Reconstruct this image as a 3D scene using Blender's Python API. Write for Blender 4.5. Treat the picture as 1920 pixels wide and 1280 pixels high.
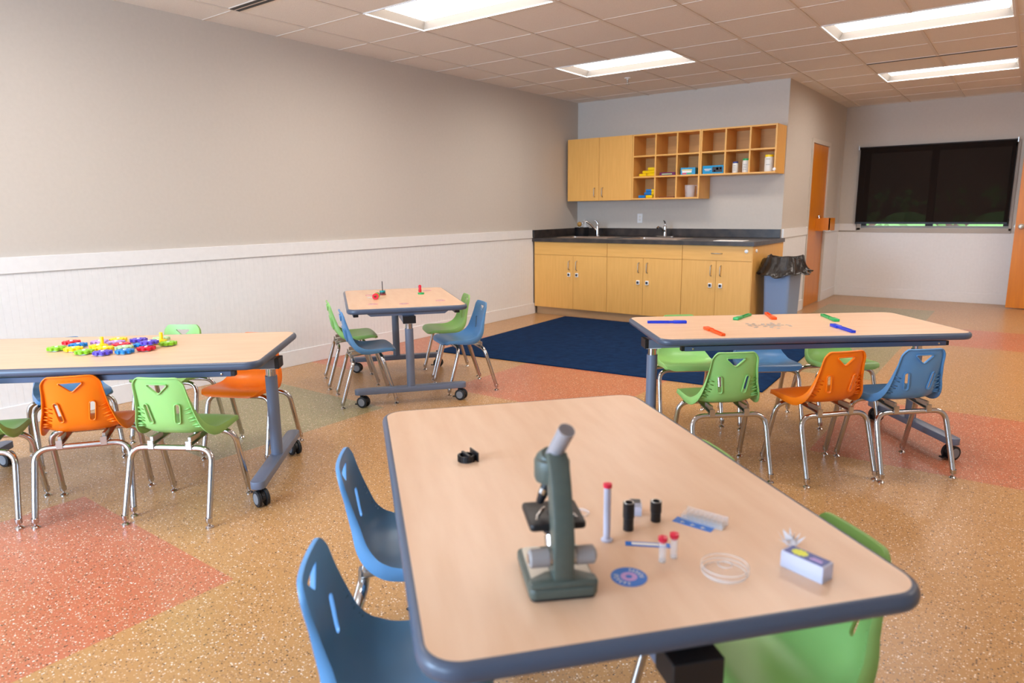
import bpy, bmesh, math, random
from mathutils import Vector, Matrix, Euler
from mathutils.geometry import delaunay_2d_cdt
PI = math.pi
random.seed(7)
for o in list(bpy.data.objects):
    bpy.data.objects.remove(o)
S = bpy.context.scene
C = S.collection

# ------------------------------------------------------------------ camera
cam = bpy.data.cameras.new('camera')
camo = bpy.data.objects.new('camera', cam)
C.objects.link(camo)
yaw, pitch, roll = 0.644833, 0.190133, -0.011295
fw = Vector((-math.sin(yaw)*math.cos(pitch), math.cos(yaw)*math.cos(pitch), -math.sin(pitch)))
r0 = Vector((math.cos(yaw), math.sin(yaw), 0)); u0 = r0.cross(fw)
rr = math.cos(roll)*r0 + math.sin(roll)*u0
uu = -math.sin(roll)*r0 + math.cos(roll)*u0
M = Matrix((rr, uu, -fw)).transposed().to_4x4()
M.translation = Vector((4.97765, 0, 1.30))
camo.matrix_world = M
cam.sensor_width = 36; cam.lens = 24.0
cam.clip_start = 0.05; cam.clip_end = 100
cam.dof.use_dof = True; cam.dof.focus_distance = 3.9; cam.dof.aperture_fstop = 3.2
S.camera = camo

# ------------------------------------------------------------------ world, light, exposure
S.view_settings.view_transform = 'Standard'
S.view_settings.look = 'None'
S.view_settings.gamma = 1
S.view_settings.use_curve_mapping = False
S.view_settings.exposure = 0.82
w = bpy.data.worlds.new('world'); S.world = w; w.use_nodes = True
w.node_tree.nodes['Background'].inputs[0].default_value = (0.62, 0.78, 1.0, 1)
w.node_tree.nodes['Background'].inputs[1].default_value = 2.4
LENS_STRENGTH = 7.6
def area(name, loc, rot, sx, sy, power, col):
    l = bpy.data.lights.new(name, 'AREA'); l.shape = 'RECTANGLE'; l.size = sx; l.size_y = sy
    l.energy = power; l.color = col
    o = bpy.data.objects.new(name, l); C.objects.link(o); o.location = loc; o.rotation_euler = rot
    return o
# daylight entering by the two big windows of the rear wall, strongest at the left
DAY = (0.50, 0.72, 1.0)
area('daylight_rear', (1.5, -3.42, 1.5), (math.radians(90), 0, 0), 2.0, 1.5, 175, DAY)
area('daylight_rear', (4.1, -3.42, 1.5), (math.radians(90), 0, 0), 2.0, 1.5, 50, DAY)

# ------------------------------------------------------------------ materials
def srgb(r, g, b):
    f = lambda c: (c/255/12.92) if c/255 <= 0.04045 else ((c/255+0.055)/1.055)**2.4
    return (f(r), f(g), f(b), 1)
def mat(name, col, rough=0.5, metal=0.0, spec=0.5, trans=0, emit=None, es=0, alpha=1, coat=0, ior=1.45):
    m = bpy.data.materials.new(name); m.use_nodes = True
    b = m.node_tree.nodes['Principled BSDF']
    b.inputs['Base Color'].default_value = col
    b.inputs['Roughness'].default_value = rough
    b.inputs['Metallic'].default_value = metal
    b.inputs['Specular IOR Level'].default_value = spec
    b.inputs['IOR'].default_value = ior
    b.inputs['Transmission Weight'].default_value = trans
    b.inputs['Alpha'].default_value = alpha
    b.inputs['Coat Weight'].default_value = coat
    if emit:
        b.inputs['Emission Color'].default_value = emit; b.inputs['Emission Strength'].default_value = es
    return m
def nodes(m):
    return m.node_tree.nodes, m.node_tree.links, m.node_tree.nodes['Principled BSDF']
def noise_mat(name, c1, c2, scale=5, rough=0.5, stretch=(1, 1, 1), bump=0, detail=4, bscale=None, metal=0, spec=.5):
    m = mat(name, c1, rough, metal, spec); N, L, b = nodes(m)
    tc = N.new('ShaderNodeTexCoord'); mp = N.new('ShaderNodeMapping'); mp.inputs['Scale'].default_value = stretch
    L.new(tc.outputs['Object'], mp.inputs[0])
    n = N.new('ShaderNodeTexNoise'); n.inputs['Scale'].default_value = scale; n.inputs['Detail'].default_value = detail
    L.new(mp.outputs[0], n.inputs['Vector'])
    mx = N.new('ShaderNodeMix'); mx.data_type = 'RGBA'
    rp = N.new('ShaderNodeValToRGB'); rp.color_ramp.elements[0].position = .3; rp.color_ramp.elements[1].position = .7
    L.new(n.outputs['Fac'], rp.inputs[0]); L.new(rp.outputs[0], mx.inputs[0])
    mx.inputs[6].default_value = c1; mx.inputs[7].default_value = c2
    L.new(mx.outputs[2], b.inputs['Base Color'])
    if bump:
        bp = N.new('ShaderNodeBump'); bp.inputs['Strength'].default_value = bump; bp.inputs['Distance'].default_value = .004
        n2 = N.new('ShaderNodeTexNoise'); n2.inputs['Scale'].default_value = bscale or scale; n2.inputs['Detail'].default_value = 5
        L.new(tc.outputs['Object'], n2.inputs['Vector']); L.new(n2.outputs['Fac'], bp.inputs['Height'])
        L.new(bp.outputs[0], b.inputs['Normal'])
    return m
def terrazzo(name, base):
    """speckled rubber floor: dark, pale and brown flecks in a plain base"""
    m = mat(name, base, 0.3, 0, 0.5); N, L, b = nodes(m)
    tc = N.new('ShaderNodeTexCoord'); cur = None
    n = N.new('ShaderNodeTexNoise'); n.inputs['Scale'].default_value = 1.3; L.new(tc.outputs['Object'], n.inputs['Vector'])
    mx = N.new('ShaderNodeMix'); mx.data_type = 'RGBA'; L.new(n.outputs['Fac'], mx.inputs[0])
    mx.inputs[6].default_value = [c*.95 for c in base[:3]]+[1]; mx.inputs[7].default_value = [min(1, c*1.05) for c in base[:3]]+[1]
    cur = mx.outputs[2]
    for k, (sc, fleck, th, off) in enumerate(((135, srgb(84, 62, 50), .30, 0), (140, srgb(242, 228, 214), .27, 3.3), (170, srgb(150, 112, 80), .36, 7.7), (200, srgb(222, 190, 158), .32, 12.1))):
        mp = N.new('ShaderNodeMapping'); mp.inputs['Location'].default_value = (off, off*.7, off)
        L.new(tc.outputs['Object'], mp.inputs[0])
        v = N.new('ShaderNodeTexVoronoi'); v.inputs['Scale'].default_value = sc; L.new(mp.outputs[0], v.inputs['Vector'])
        sep = N.new('ShaderNodeSeparateColor'); L.new(v.outputs['Color'], sep.inputs[0])
        gt = N.new('ShaderNodeMath'); gt.operation = 'GREATER_THAN'; gt.inputs[1].default_value = .80; L.new(sep.outputs[0], gt.inputs[0])
        mul = N.new('ShaderNodeMath'); mul.operation = 'MULTIPLY_ADD'; mul.inputs[1].default_value = .35; mul.inputs[2].default_value = th-.15
        L.new(sep.outputs[1], mul.inputs[0])
        lt = N.new('ShaderNodeMath'); lt.operation = 'LESS_THAN'; L.new(v.outputs['Distance'], lt.inputs[0]); L.new(mul.outputs[0], lt.inputs[1])
        an = N.new('ShaderNodeMath'); an.operation = 'MULTIPLY'; L.new(gt.outputs[0], an.inputs[0]); L.new(lt.outputs[0], an.inputs[1])
        mx = N.new('ShaderNodeMix'); mx.data_type = 'RGBA'; L.new(an.outputs[0], mx.inputs[0])
        L.new(cur, mx.inputs[6]); mx.inputs[7].default_value = fleck; cur = mx.outputs[2]
    L.new(cur, b.inputs['Base Color'])
    bp = N.new('ShaderNodeBump'); bp.inputs['Strength'].default_value = .12; bp.inputs['Distance'].default_value = .002
    n2 = N.new('ShaderNodeTexNoise'); n2.inputs['Scale'].default_value = 14; L.new(tc.outputs['Object'], n2.inputs['Vector'])
    L.new(n2.outputs['Fac'], bp.inputs['Height']); L.new(bp.outputs[0], b.inputs['Normal'])
    return m
def wood(name, c1, c2, axis='z', scale=6, rough=.4):
    st = {'z': (9, 9, .7), 'x': (.7, 9, 9), 'y': (9, .7, 9)}[axis]
    return noise_mat(name, c1, c2, scale, rough, st, detail=6)
MT = {}
MT['floor_tan'] = terrazzo('floor_tan', srgb(186, 140, 88))
MT['floor_salmon'] = terrazzo('floor_salmon', srgb(190, 112, 80))
MT['floor_green'] = terrazzo('floor_green', srgb(150, 140, 98))
MT['wall'] = noise_mat('wall_paint', srgb(206, 197, 186), srgb(203, 194, 183), 40, .75, bump=.05, bscale=250)
MT['white'] = noise_mat('white_trim_paint', srgb(238, 236, 234), srgb(234, 232, 230), 30, .45)
MT['tile'] = noise_mat('ceiling_tile', srgb(240, 230, 220), srgb(230, 219, 208), 160, .9, bump=.5, bscale=180, detail=6)
MT['tbar'] = mat('ceiling_bar', srgb(226, 214, 202), .5)
MT['lamp_white'] = mat('lamp_housing_white', srgb(245, 244, 242), .4)
MT['dulled_recess'] = mat('lamp_recess_dulled', srgb(128, 122, 116), .4)  # white recess walls greyed in colour, so they look dimmer than the lens
MT['lens'] = mat('lamp_lens', (1, 1, 1, 1), .4, emit=(1.0, .93, .86, 1), es=LENS_STRENGTH)
MT['lam'] = noise_mat('maple_laminate', srgb(228, 192, 160), srgb(220, 180, 146), 3.2, .34, (1.2, 7, 7), detail=6, bump=.03, bscale=60)
MT['band'] = mat('grey_blue_vinyl_edge', srgb(76, 86, 104), .3)
MT['steel_paint'] = mat('grey_blue_painted_steel', srgb(112, 122, 142), .38, .1)
MT['rail'] = mat('blue_grey_rail', srgb(78, 92, 118), .4, .1)
MT['black'] = mat('black_plastic', srgb(24, 24, 27), .4)
MT['rubber'] = mat('black_rubber', srgb(30, 31, 34), .55)
MT['hub'] = mat('grey_wheel_hub', srgb(128, 130, 134), .45)
MT['chrome'] = mat('chrome', srgb(198, 196, 196), .12, 1)
MT['steel'] = mat('brushed_steel', srgb(196, 192, 186), .3, 1)
MT['satin'] = mat('satin_nickel', srgb(180, 172, 158), .35, 1)
def plastic(name, col, rough=.36):
    m = mat(name, col, rough, 0, .5); N, L, b = nodes(m)
    b.inputs['Subsurface Weight'].default_value = 0.0
    return m
MT['green'] = plastic('lime_green_plastic', srgb(152, 204, 116))
MT['orange'] = plastic('orange_plastic', srgb(255, 128, 14))
MT['blue'] = plastic('sky_blue_plastic', srgb(92, 144, 190))
MT['maple'] = wood('maple_veneer', srgb(240, 182, 98), srgb(232, 172, 88), 'z', 5, .42)
MT['mapleh'] = wood('maple_veneer_flat', srgb(240, 182, 98), srgb(232, 172, 88), 'x', 5, .42)
MT['mapledk'] = wood('maple_interior', srgb(214, 160, 94), srgb(204, 150, 86), 'x', 5, .5)
MT['toe'] = wood('toe_kick_wood', srgb(196, 160, 118), srgb(186, 150, 108), 'x', 4, .55)
MT['doorwood'] = wood('door_wood', srgb(222, 134, 8), srgb(208, 120, 6), 'z', 3, .3)
MT['counter'] = noise_mat('black_stone_laminate', srgb(38, 36, 38), srgb(74, 64, 58), 9, .28, detail=8)
MT['rug'] = noise_mat('navy_carpet', srgb(20, 52, 92), srgb(14, 40, 76), 14, .95, bump=.8, bscale=500, detail=8, spec=.1)
MT['glass'] = mat('clear_glass', srgb(250, 250, 252), .05, alpha=.045, spec=1.0)
MT['glassrim'] = mat('clear_glass_rim', srgb(252, 248, 246), .08, alpha=.36, spec=1.0)
MT['clearp'] = mat('clear_plastic', srgb(244, 246, 250), .12, alpha=.2, spec=1.0)
MT['frost'] = mat('frosted_plastic', srgb(226, 226, 242), .4, trans=.35, ior=1.3)
MT['shade'] = noise_mat('shade_mesh_fabric', srgb(40, 31, 27), srgb(32, 25, 22), 400, .85, spec=.1)
MT['shade'].node_tree.nodes['Principled BSDF'].inputs['Alpha'].default_value = .87
MT['bag'] = noise_mat('black_bin_liner', srgb(30, 25, 22), srgb(42, 34, 28), 20, .28, bump=.9, bscale=26, spec=.6)
MT['bin'] = mat('grey_bin_plastic', srgb(140, 158, 188), .45)
MT['frame_grey'] = mat('window_frame_grey', srgb(186, 176, 164), .5)
MT['frame_dark'] = mat('window_frame_dark', srgb(50, 44, 40), .5)
for n, c in dict(red=(212, 22, 44), rose=(226, 40, 70), yellow=(250, 214, 20), lime=(140, 205, 40), violet=(92, 74, 196), azure=(24, 128, 206), teal=(20, 150, 150), lilac=(190, 150, 210),
                 royal=(30, 60, 200), wandgreen=(40, 168, 90), wandorange=(238, 84, 20), aqua=(20, 150, 200), cobalt=(30, 110, 200), purple=(110, 30, 90), ivory=(236, 232, 222), white_p=(245, 245, 245),
                 navy=(38, 60, 140), paper=(240, 238, 234), pink=(214, 150, 150), gold=(176, 130, 60), star=(216, 218, 30), darkred=(120, 30, 24), hedge=(140, 180, 96), brick=(120, 88, 66), ground=(150, 140, 120), text=(50, 50, 55), mint=(180, 215, 160)).items():
    MT[n] = mat(n+'_finish', srgb(*c), .35 if n not in ('hedge', 'brick', 'ground', 'paper') else .8)
MT['scope'] = noise_mat('grey_green_enamel', srgb(84, 92, 84), srgb(78, 86, 79), 60, .34, bump=.15, bscale=400, spec=.5)
MT['scope_grey'] = mat('grey_knob_plastic', srgb(150, 144, 142), .5)
MT['scope_silver'] = mat('silver_plate', srgb(190, 186, 176), .35, .7)
MT['tube_grey'] = mat('grey_metal_tube', srgb(168, 164, 168), .4, .3)

# ------------------------------------------------------------------ mesh helpers
class MB:
    def __init__(s): s.v = []; s.f = []; s.m = []
    def add(s, vs, fs, mi=0):
        n = len(s.v); s.v += [tuple(v) for v in vs]
        for f in fs: s.f.append([i+n for i in f]); s.m.append(mi)
        return s
    def box(s, x0, x1, y0, y1, z0, z1, T=None, mi=0, bev=0):
        if bev:
            bm = bmesh.new(); bmesh.ops.create_cube(bm, size=1)
            for v in bm.verts: v.co = Vector(((x0+x1)/2+v.co.x*(x1-x0), (y0+y1)/2+v.co.y*(y1-y0), (z0+z1)/2+v.co.z*(z1-z0)))
            bmesh.ops.bevel(bm, geom=list(bm.edges), offset=bev, segments=2, affect='EDGES', profile=.5)
            bm.verts.ensure_lookup_table(); bm.verts.index_update()
            vs = [v.co.copy() for v in bm.verts]; fs = [[v.index for v in f.verts] for f in bm.faces]; bm.free()
        else:
            vs = [Vector((x, y, z)) for z in (z0, z1) for y in (y0, y1) for x in (x0, x1)]
            fs = [(0, 2, 3, 1), (4, 5, 7, 6), (0, 1, 5, 4), (2, 6, 7, 3), (0, 4, 6, 2), (1, 3, 7, 5)]
        if T is not None: vs = [T@v for v in vs]
        return s.add(vs, fs, mi)
    def tube(s, pts, r, seg=14, caps=True, mi=0, closed=False):
        pts = [Vector(p) for p in pts]; n = len(pts); rs = r if isinstance(r, (list, tuple)) else [r]*n
        rings = []; up = None
        for i, p in enumerate(pts):
            a = pts[i-1] if (i > 0 or closed) else pts[i]; b = pts[(i+1) % n] if (i < n-1 or closed) else pts[i]
            t = (b-a).normalized()
            if up is None:
                up = Vector((0, 0, 1)) if abs(t.z) < .9 else Vector((1, 0, 0))
            x = up.cross(t)
            if x.length < 1e-6: x = Vector((1, 0, 0)).cross(t)
            x.normalize(); y = t.cross(x); up = y
            rings.append([p+rs[i]*(math.cos(2*PI*k/seg)*x+math.sin(2*PI*k/seg)*y) for k in range(seg)])
        vs = [v for R in rings for v in R]; fs = []
        for i in range(n if closed else n-1):
            j = (i+1) % n
            for k in range(seg): fs.append((i*seg+k, i*seg+(k+1) % seg, j*seg+(k+1) % seg, j*seg+k))
        if caps and not closed:
            fs.append(tuple(range(seg))[::-1]); fs.append(tuple((n-1)*seg+k for k in range(seg)))
        return s.add(vs, fs, mi)
    def cyl(s, p0, p1, r0, r1=None, seg=24, mi=0, caps=True):
        return s.tube([p0, p1], [r0, r0 if r1 is None else r1], seg, caps, mi)
    def lathe(s, prof, o=(0, 0, 0), seg=28, T=None, mi=0):
        vs = []; fs = []; n = len(prof)
        for (r, z) in prof:
            for k in range(seg):
                v = Vector((max(r, 1e-5)*math.cos(2*PI*k/seg), max(r, 1e-5)*math.sin(2*PI*k/seg), z))
                if T is not None: v = T@v
                vs.append(v+Vector(o))
        for i in range(n-1):
            for k in range(seg): fs.append((i*seg+k, i*seg+(k+1) % seg, (i+1)*seg+(k+1) % seg, (i+1)*seg+k))
        return s.add(vs, fs, mi)
    def prism(s, poly, z0, z1, T=None, mi=0):
        n = len(poly); vs = [Vector((x, y, z0)) for x, y in poly]+[Vector((x, y, z1)) for x, y in poly]
        fs = [tuple(range(n))[::-1], tuple(range(n, 2*n))]+[(i, (i+1) % n, n+(i+1) % n, n+i) for i in range(n)]
        if T is not None: vs = [T@v for v in vs]
        return s.add(vs, fs, mi)
    def sphere(s, c, r, sc=(1, 1, 1), seg=16, mi=0):
        prof = [(r*math.sin(PI*i/10), -r*math.cos(PI*i/10)) for i in range(11)]
        T = Matrix.Diagonal((*sc, 1)); return s.lathe(prof, c, seg, T, mi)
    def build(s, name, mats, parent=None, smooth=None, bevel=0, loc=None, rotz=0):
        me = bpy.data.meshes.new(name); me.from_pydata(s.v, [], s.f)
        ms = mats if isinstance(mats, (list, tuple)) else [mats]
        for m in ms: me.materials.append(MT[m] if isinstance(m, str) else m)
        for p, mi in zip(me.polygons, s.m): p.material_index = mi
        bm = bmesh.new(); bm.from_mesh(me)
        if bevel:
            es = [e for e in bm.edges if len(e.link_faces) == 2 and e.calc_face_angle(0) > math.radians(50)]
            bmesh.ops.bevel(bm, geom=es, offset=bevel, segments=2, affect='EDGES', profile=.5)
        bmesh.ops.recalc_face_normals(bm, faces=bm.faces)
        bm.to_mesh(me); bm.free()
        if smooth is not None:
            for p in me.polygons: p.use_smooth = True
            try: me.set_sharp_from_angle(angle=math.radians(smooth))
            except Exception: pass
        o = bpy.data.objects.new(name, me); C.objects.link(o)
        if parent: o.parent = parent
        if loc is not None: o.location = loc
        if rotz: o.rotation_euler = (0, 0, rotz)
        return o
def tag(o, label=None, cat=None, group=None, kind=None):
    if label: o['label'] = label
    if cat: o['category'] = cat
    if group: o['group'] = group
    if kind: o['kind'] = kind
    return o
def thing(name, label, cat, loc=(0, 0, 0), rotz=0, group=None):
    o = bpy.data.objects.new(name, None); C.objects.link(o); o.empty_display_size = .05
    o.location = loc; o.rotation_euler = (0, 0, rotz)
    return tag(o, label, cat, group)
def dup(root, loc=None, rotz=None, label=None, group=None):
    def cp(o, par):
        c = o.copy(); C.objects.link(c)
        if par: c.parent = par
        for ch in list(o.children): cp(ch, c)
        return c
    r = cp(root, None)
    if loc is not None: r.location = loc
    if rotz is not None: r.rotation_euler = (0, 0, rotz)
    if label: r['label'] = label
    if group: r['group'] = group
    return r
def struct(o): o['kind'] = 'structure'; return o
def rrect(x0, x1, y0, y1, r, n=6):
    P = []
    for cx, cy, a in ((x1-r, y1-r, 0), (x0+r, y1-r, 90), (x0+r, y0+r, 180), (x1-r, y0+r, 270)):
        for k in range(n+1):
            t = math.radians(a+90*k/n); P.append((cx+r*math.cos(t), cy+r*math.sin(t)))
    return P
def text(name, body, size, mtl, parent, loc, rot, ext=.0004, align='CENTER'):
    cu = bpy.data.curves.new(name, 'FONT'); cu.body = body; cu.size = size; cu.extrude = ext
    cu.align_x = align; cu.align_y = 'CENTER'
    tmp = bpy.data.objects.new(name, cu); C.objects.link(tmp)
    me = bpy.data.meshes.new_from_object(tmp); bpy.data.objects.remove(tmp)
    me.materials.clear(); me.materials.append(MT[mtl])
    o = bpy.data.objects.new(name, me); C.objects.link(o)
    if parent: o.parent = parent
    o.location = loc; o.rotation_euler = rot
    return o

# ------------------------------------------------------------------ room
H = 2.683; XR = 2.711; YC = 8.141; YW = 11.043; RZ = 1.052; Y0 = -3.5; X1 = 8.5; YF = 7.071
BH = .134
def rect_holes(xs, ys, holes):
    """grid of cells as quads with the hole cells missing; returns cell list"""
    out = []
    for i in range(len(xs)-1):
        for j in range(len(ys)-1):
            cx = (xs[i]+xs[i+1])/2; cy = (ys[j]+ys[j+1])/2
            if any(a < cx < b and c < cy < d for a, b, c, d in holes): continue
            out.append((xs[i], xs[i+1], ys[j], ys[j+1]))
    return out
# floor: one slab whose top is cut into coloured axis aligned patches
patches = [(1.55, 2.80, -.02, 1.20, 1), (1.62, 2.87, 3.66, 4.90, 1), (0, .56, 3.65, 5.5, 1), (.40, 1.61, 1.80, 3.03, 2),
           (2.86, 4.10, 1.83, 3.05, 2), (2.90, 4.13, 5.66, 9.95, 2), (4.45, 7.0, 7.52, 8.60, 1), (4.14, 5.40, 3.79, 5.05, 1), (5.6, 6.9, 1.2, 2.4, 2), (-.0, .4, -1, .4, 2), (5.1, 6.3, -2.6, -1.4, 1)]
xs = sorted(set([0, X1]+[p[0] for p in patches]+[p[1] for p in patches]))
ys = sorted(set([Y0, YW]+[p[2] for p in patches]+[p[3] for p in patches]))
b = MB()
for i in range(len(xs)-1):
    for j in range(len(ys)-1):
        cx = (xs[i]+xs[i+1])/2; cy = (ys[j]+ys[j+1])/2; mi = 0
        for p in patches:
            if p[0] < cx < p[1] and p[2] < cy < p[3]: mi = p[4]
        b.box(xs[i], xs[i+1], ys[j], ys[j+1], -.1, 0, mi=mi)
struct(b.build('floor', ['floor_tan', 'floor_salmon', 'floor_green']))

struct(MB().box(-.12, 0, Y0-.12, YC+.12, 0, H).build('wall_left', 'wall'))
struct(MB().box(0, XR, YC, YC+.12, 0, H).build('wall_back', 'wall'))
DY0, DY1, DZ = 9.285, 10.13, 2.083
b = MB()
b.box(XR-.12, XR, YC+.12, DY0, 0, H).box(XR-.12, XR, DY1, YW+.12, 0, H).box(XR-.12, XR, DY0, DY1, DZ, H)
struct(b.build('wall_return', 'wall'))
WX0, WX1, WZ0, WZ1 = 3.0, 4.76, .96, 2.08
XJ = 5.76
b = MB()
b.box(XR, WX0, YW, YW+.12, 0, H).box(WX1, XJ, YW, YW+.12, 0, H).box(WX0, WX1, YW, YW+.12, 0, WZ0).box(WX0, WX1, YW, YW+.12, WZ1, H)
b.box(XJ, XJ+.12, 10.60, YW+.12, 0, H).box(XJ+.12, X1, 10.60, 10.72, 0, H)
struct(b.build('wall_far', 'wall'))
b = MB()
openr = [(.5, 2.5), (3.1, 5.1)]
xe = [0]+[v for p in openr for v in p]+[X1]
for i in range(0, len(xe), 2): b.box(xe[i], xe[i+1], Y0-.12, Y0, 0, H)
for a, c in openr: b.box(a, c, Y0-.12, Y0, 0, .75); b.box(a, c, Y0-.12, Y0, 2.25, H)
struct(b.build('wall_rear', 'wall'))
b = MB(); openy = []
ye = [Y0-.12]+[v for p in openy for v in p]+[10.72]
for i in range(0, len(ye), 2): b.box(X1, X1+.12, ye[i], ye[i+1], 0, H)
for a, c in openy: b.box(X1, X1+.12, a, c, 0, .75); b.box(X1, X1+.12, a, c, 2.25, H)
struct(b.build('wall_right', 'wall'))
wn = 2
for a, c in openr:
    f = MB()
    for (p, q, r_, s_) in ((a, c, .75, .80), (a, c, 2.20, 2.25), (a, a+.05, .80, 2.20), (c-.05, c, .80, 2.20), ((a+c)/2-.02, (a+c)/2+.02, .80, 2.20)):
        f.box(p, q, Y0-.10, Y0-.05, r_, s_)
    struct(f.build('window_%d' % wn, 'frame_grey')); wn += 1
for a, c in openy:
    f = MB()
    for (p, q, r_, s_) in ((a, c, .75, .80), (a, c, 2.20, 2.25), (a, a+.05, .80, 2.20), (c-.05, c, .80, 2.20), ((a+c)/2-.02, (a+c)/2+.02, .80, 2.20)):
        f.box(X1+.05, X1+.10, p, q, r_, s_)
    struct(f.build('window_%d' % wn, 'frame_grey')); wn += 1

# beadboard wainscot, rail and baseboard
def bead(a, c, depth=.010, z0=BH-.01, z1=RZ-.09, pitch=.040, groove=.003):
    """profile along s with V grooves; returns list of (s, d)"""
    P = [(a, depth)]; s_ = a+pitch*.5
    while s_ < c-groove:
        P += [(s_-groove/2, depth), (s_-.001, depth-.0013), (s_+.001, depth-.0013), (s_+groove/2, depth)]; s_ += pitch
    P.append((c, depth)); return P
def bead_panel(name, a, c, place, z0=BH-.01, z1=RZ-.09):
    P = bead(a, c); m = MB(); n = len(P)
    vs = [place(s_, d, z) for z in (z0, z1) for s_, d in P]
    m.add(vs, [(i, i+1, n+i+1, n+i) for i in range(n-1)])
    return struct(m.build(name, 'white'))
bead_panel('trim_1', Y0, YF-.002, lambda s_, d, z: (d, s_, z))
bead_panel('trim_2', YC, DY0-.075, lambda s_, d, z: (XR+d, s_, z))
bead_panel('trim_3', DY1+.075, YW, lambda s_, d, z: (XR+d, s_, z))
bead_panel('trim_4', XR, XJ, lambda s_, d, z: (s_, YW-d, z), z1=WZ0-.03)
def strip(name, x0, x1, y0, y1, z0, z1): return struct(MB().box(x0, x1, y0, y1, z0, z1).build(name, 'white', bevel=.003))
strip('trim_5', 0, .022, Y0, YF-.03, RZ-.10, RZ)
strip('trim_6', XR, XR+.022, YC+.02, DY0-.075, RZ-.10, RZ)
strip('trim_7', XR, XR+.022, DY1+.075, YW-.02, RZ-.10, RZ)
strip('trim_8', XR, WX0-.05, YW-.022, YW, RZ-.10, RZ)
strip('baseboard_left', 0, .018, Y0, YF+.03, 0, BH)
strip('baseboard_return', XR, XR+.018, YC, DY0-.075, 0, BH)
strip('baseboard_return_far', XR, XR+.018, DY1+.075, YW, 0, BH)
strip('baseboard_far', XR+.018, XJ, YW-.018, YW, 0, BH)
# door casing of the closet door (painted like the wall)
b = MB(); b.box(XR, XR+.012, DY0-.06, DY0, 0, DZ+.05).box(XR, XR+.012, DY1, DY1+.06, 0, DZ+.05).box(XR, XR+.012, DY0, DY1, DZ, DZ+.05)
struct(b.build('trim_9', noise_mat('casing_paint', srgb(214, 204, 191), srgb(211, 201, 188), 40, .5)))
# closet door
d1 = MB().box(XR-.045, XR-.005, DY0+.004, DY1-.004, .012, DZ-.004).build('door_1', 'doorwood', bevel=.002); struct(d1)
for i, z in enumerate((.22, 1.05, 1.85)):
    h = MB(); h.cyl((XR+.004, DY0-.002, z-.05), (XR+.004, DY0-.002, z+.05), .009, seg=10); h.box(XR-.006, XR+.001, DY0, DY0+.03, z-.045, z+.045)
    h.build('hinge', 'steel', d1)
# open door at the far right
d2 = MB().box(4.826, 5.72, 10.655, 10.70, .012, 2.10).build('door_2', 'doorwood', bevel=.002); struct(d2)
k = MB(); T = Matrix.Rotation(PI/2, 4, 'X')
k.lathe([(0, 0), (.034, 0), (.034, .008), (.014, .012), (.012, .035), (.026, .042), (.032, .055), (.026, .070), (0, .074)], (4.89, 10.655, 1.03), 24, T)
k.build('door_knob', 'satin', d2)
k = MB(); k.box(4.823, 4.827, 10.665, 10.69, .98, 1.08); k.box(4.812, 4.824, 10.672, 10.684, 1.02, 1.045); k.build('latch', 'satin', d2)

# ceiling tiles, bars
GX, GY, TS = .3982, 2.919, .6189
LX = [0]+[GX+TS*i for i in range(0, 14) if GX+TS*i < X1]+[X1]
LY = [Y0]+[GY+TS*j for j in range(-10, 14) if Y0 < GY+TS*j < YW+.1]+[YW+.12]
def cell(i, j): return (GX+TS*i, GX+TS*(i+2), GY+TS*j, GY+TS*(j+1))
lights_ij = [(1, -7), (1, -3), (1, 1), (1, 5), (5, 1), (5, 5), (5, 9), (9, 1), (9, 5), (9, 9)]
holes = [cell(i, j) for i, j in lights_ij]
b = MB()
for (a, c, e, f) in rect_holes(LX, LY, holes): b.add([(a, e, H), (c, e, H), (c, f, H), (a, f, H)], [(0, 1, 2, 3)])
ceil = struct(b.build('ceiling', 'tile'))
b = MB()
for x in LX[1:-1]:
    segs = LY
    for e, f in zip(LY, LY[1:]):
        cy = (e+f)/2
        if any(a+.1 < x < c-.1 and g < cy < h for a, c, g, h in holes): continue
        b.box(x-.012, x+.012, e, f, H-.006, H+.001)
for y in LY[1:-1]:
    b.box(0, X1, y-.006, y+.006, H-.003, H+.001)
g = b.build('ceiling_grid', 'tbar', ceil); g['kind'] = 'structure'
struct(MB().box(-.12, X1+.12, Y0-.12, YW+.2, H+.14, H+.2).build('ceiling_slab', 'tbar')).parent = ceil

# troffers
def make_light():
    t = thing('ceiling_light', 'x', 'ceiling light', (0, 0, 0))
    w_, d_ = 2*TS, TS; b = MB()
    x0, x1, y0, y1 = .012, w_-.012, .006, d_-.006; i_ = .035; hh = .058
    b.add([(x0, y0, 0), (x1, y0, 0), (x1, y1, 0), (x0, y1, 0), (x0+i_, y0+i_*.6, hh), (x1-i_, y0+i_*.6, hh), (x1-i_, y1-i_*.6, hh), (x0+i_, y1-i_*.6, hh)],
          [(0, 1, 5, 4), (1, 2, 6, 5), (2, 3, 7, 6), (3, 0, 4, 7)])
    b.build('housing', 'dulled_recess', t)
    MB().box(x0+i_, x1-i_, y0+i_*.6, y1-i_*.6, hh, hh+.01).build('lens', 'lens', t)
    b = MB()
    for p in ((0, w_, 0, .01), (0, w_, d_-.01, d_), (0, .016, .01, d_-.01), (w_-.016, w_, .01, d_-.01)): b.box(p[0], p[1], p[2], p[3], -.007, .001)
    b.build('frame', 'lamp_white', t)
    return t
L0 = make_light()
lab = {(1, 1): 'long recessed ceiling light nearest the left wall, at the top of the photo', (1, 5): 'recessed ceiling light above the navy rug, in front of the wall cabinets',
       (5, 5): 'recessed ceiling light at top right, in front of the thin black slot', (5, 9): 'recessed ceiling light beyond the thin black slot, nearest the shaded window'}
first = True
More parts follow.
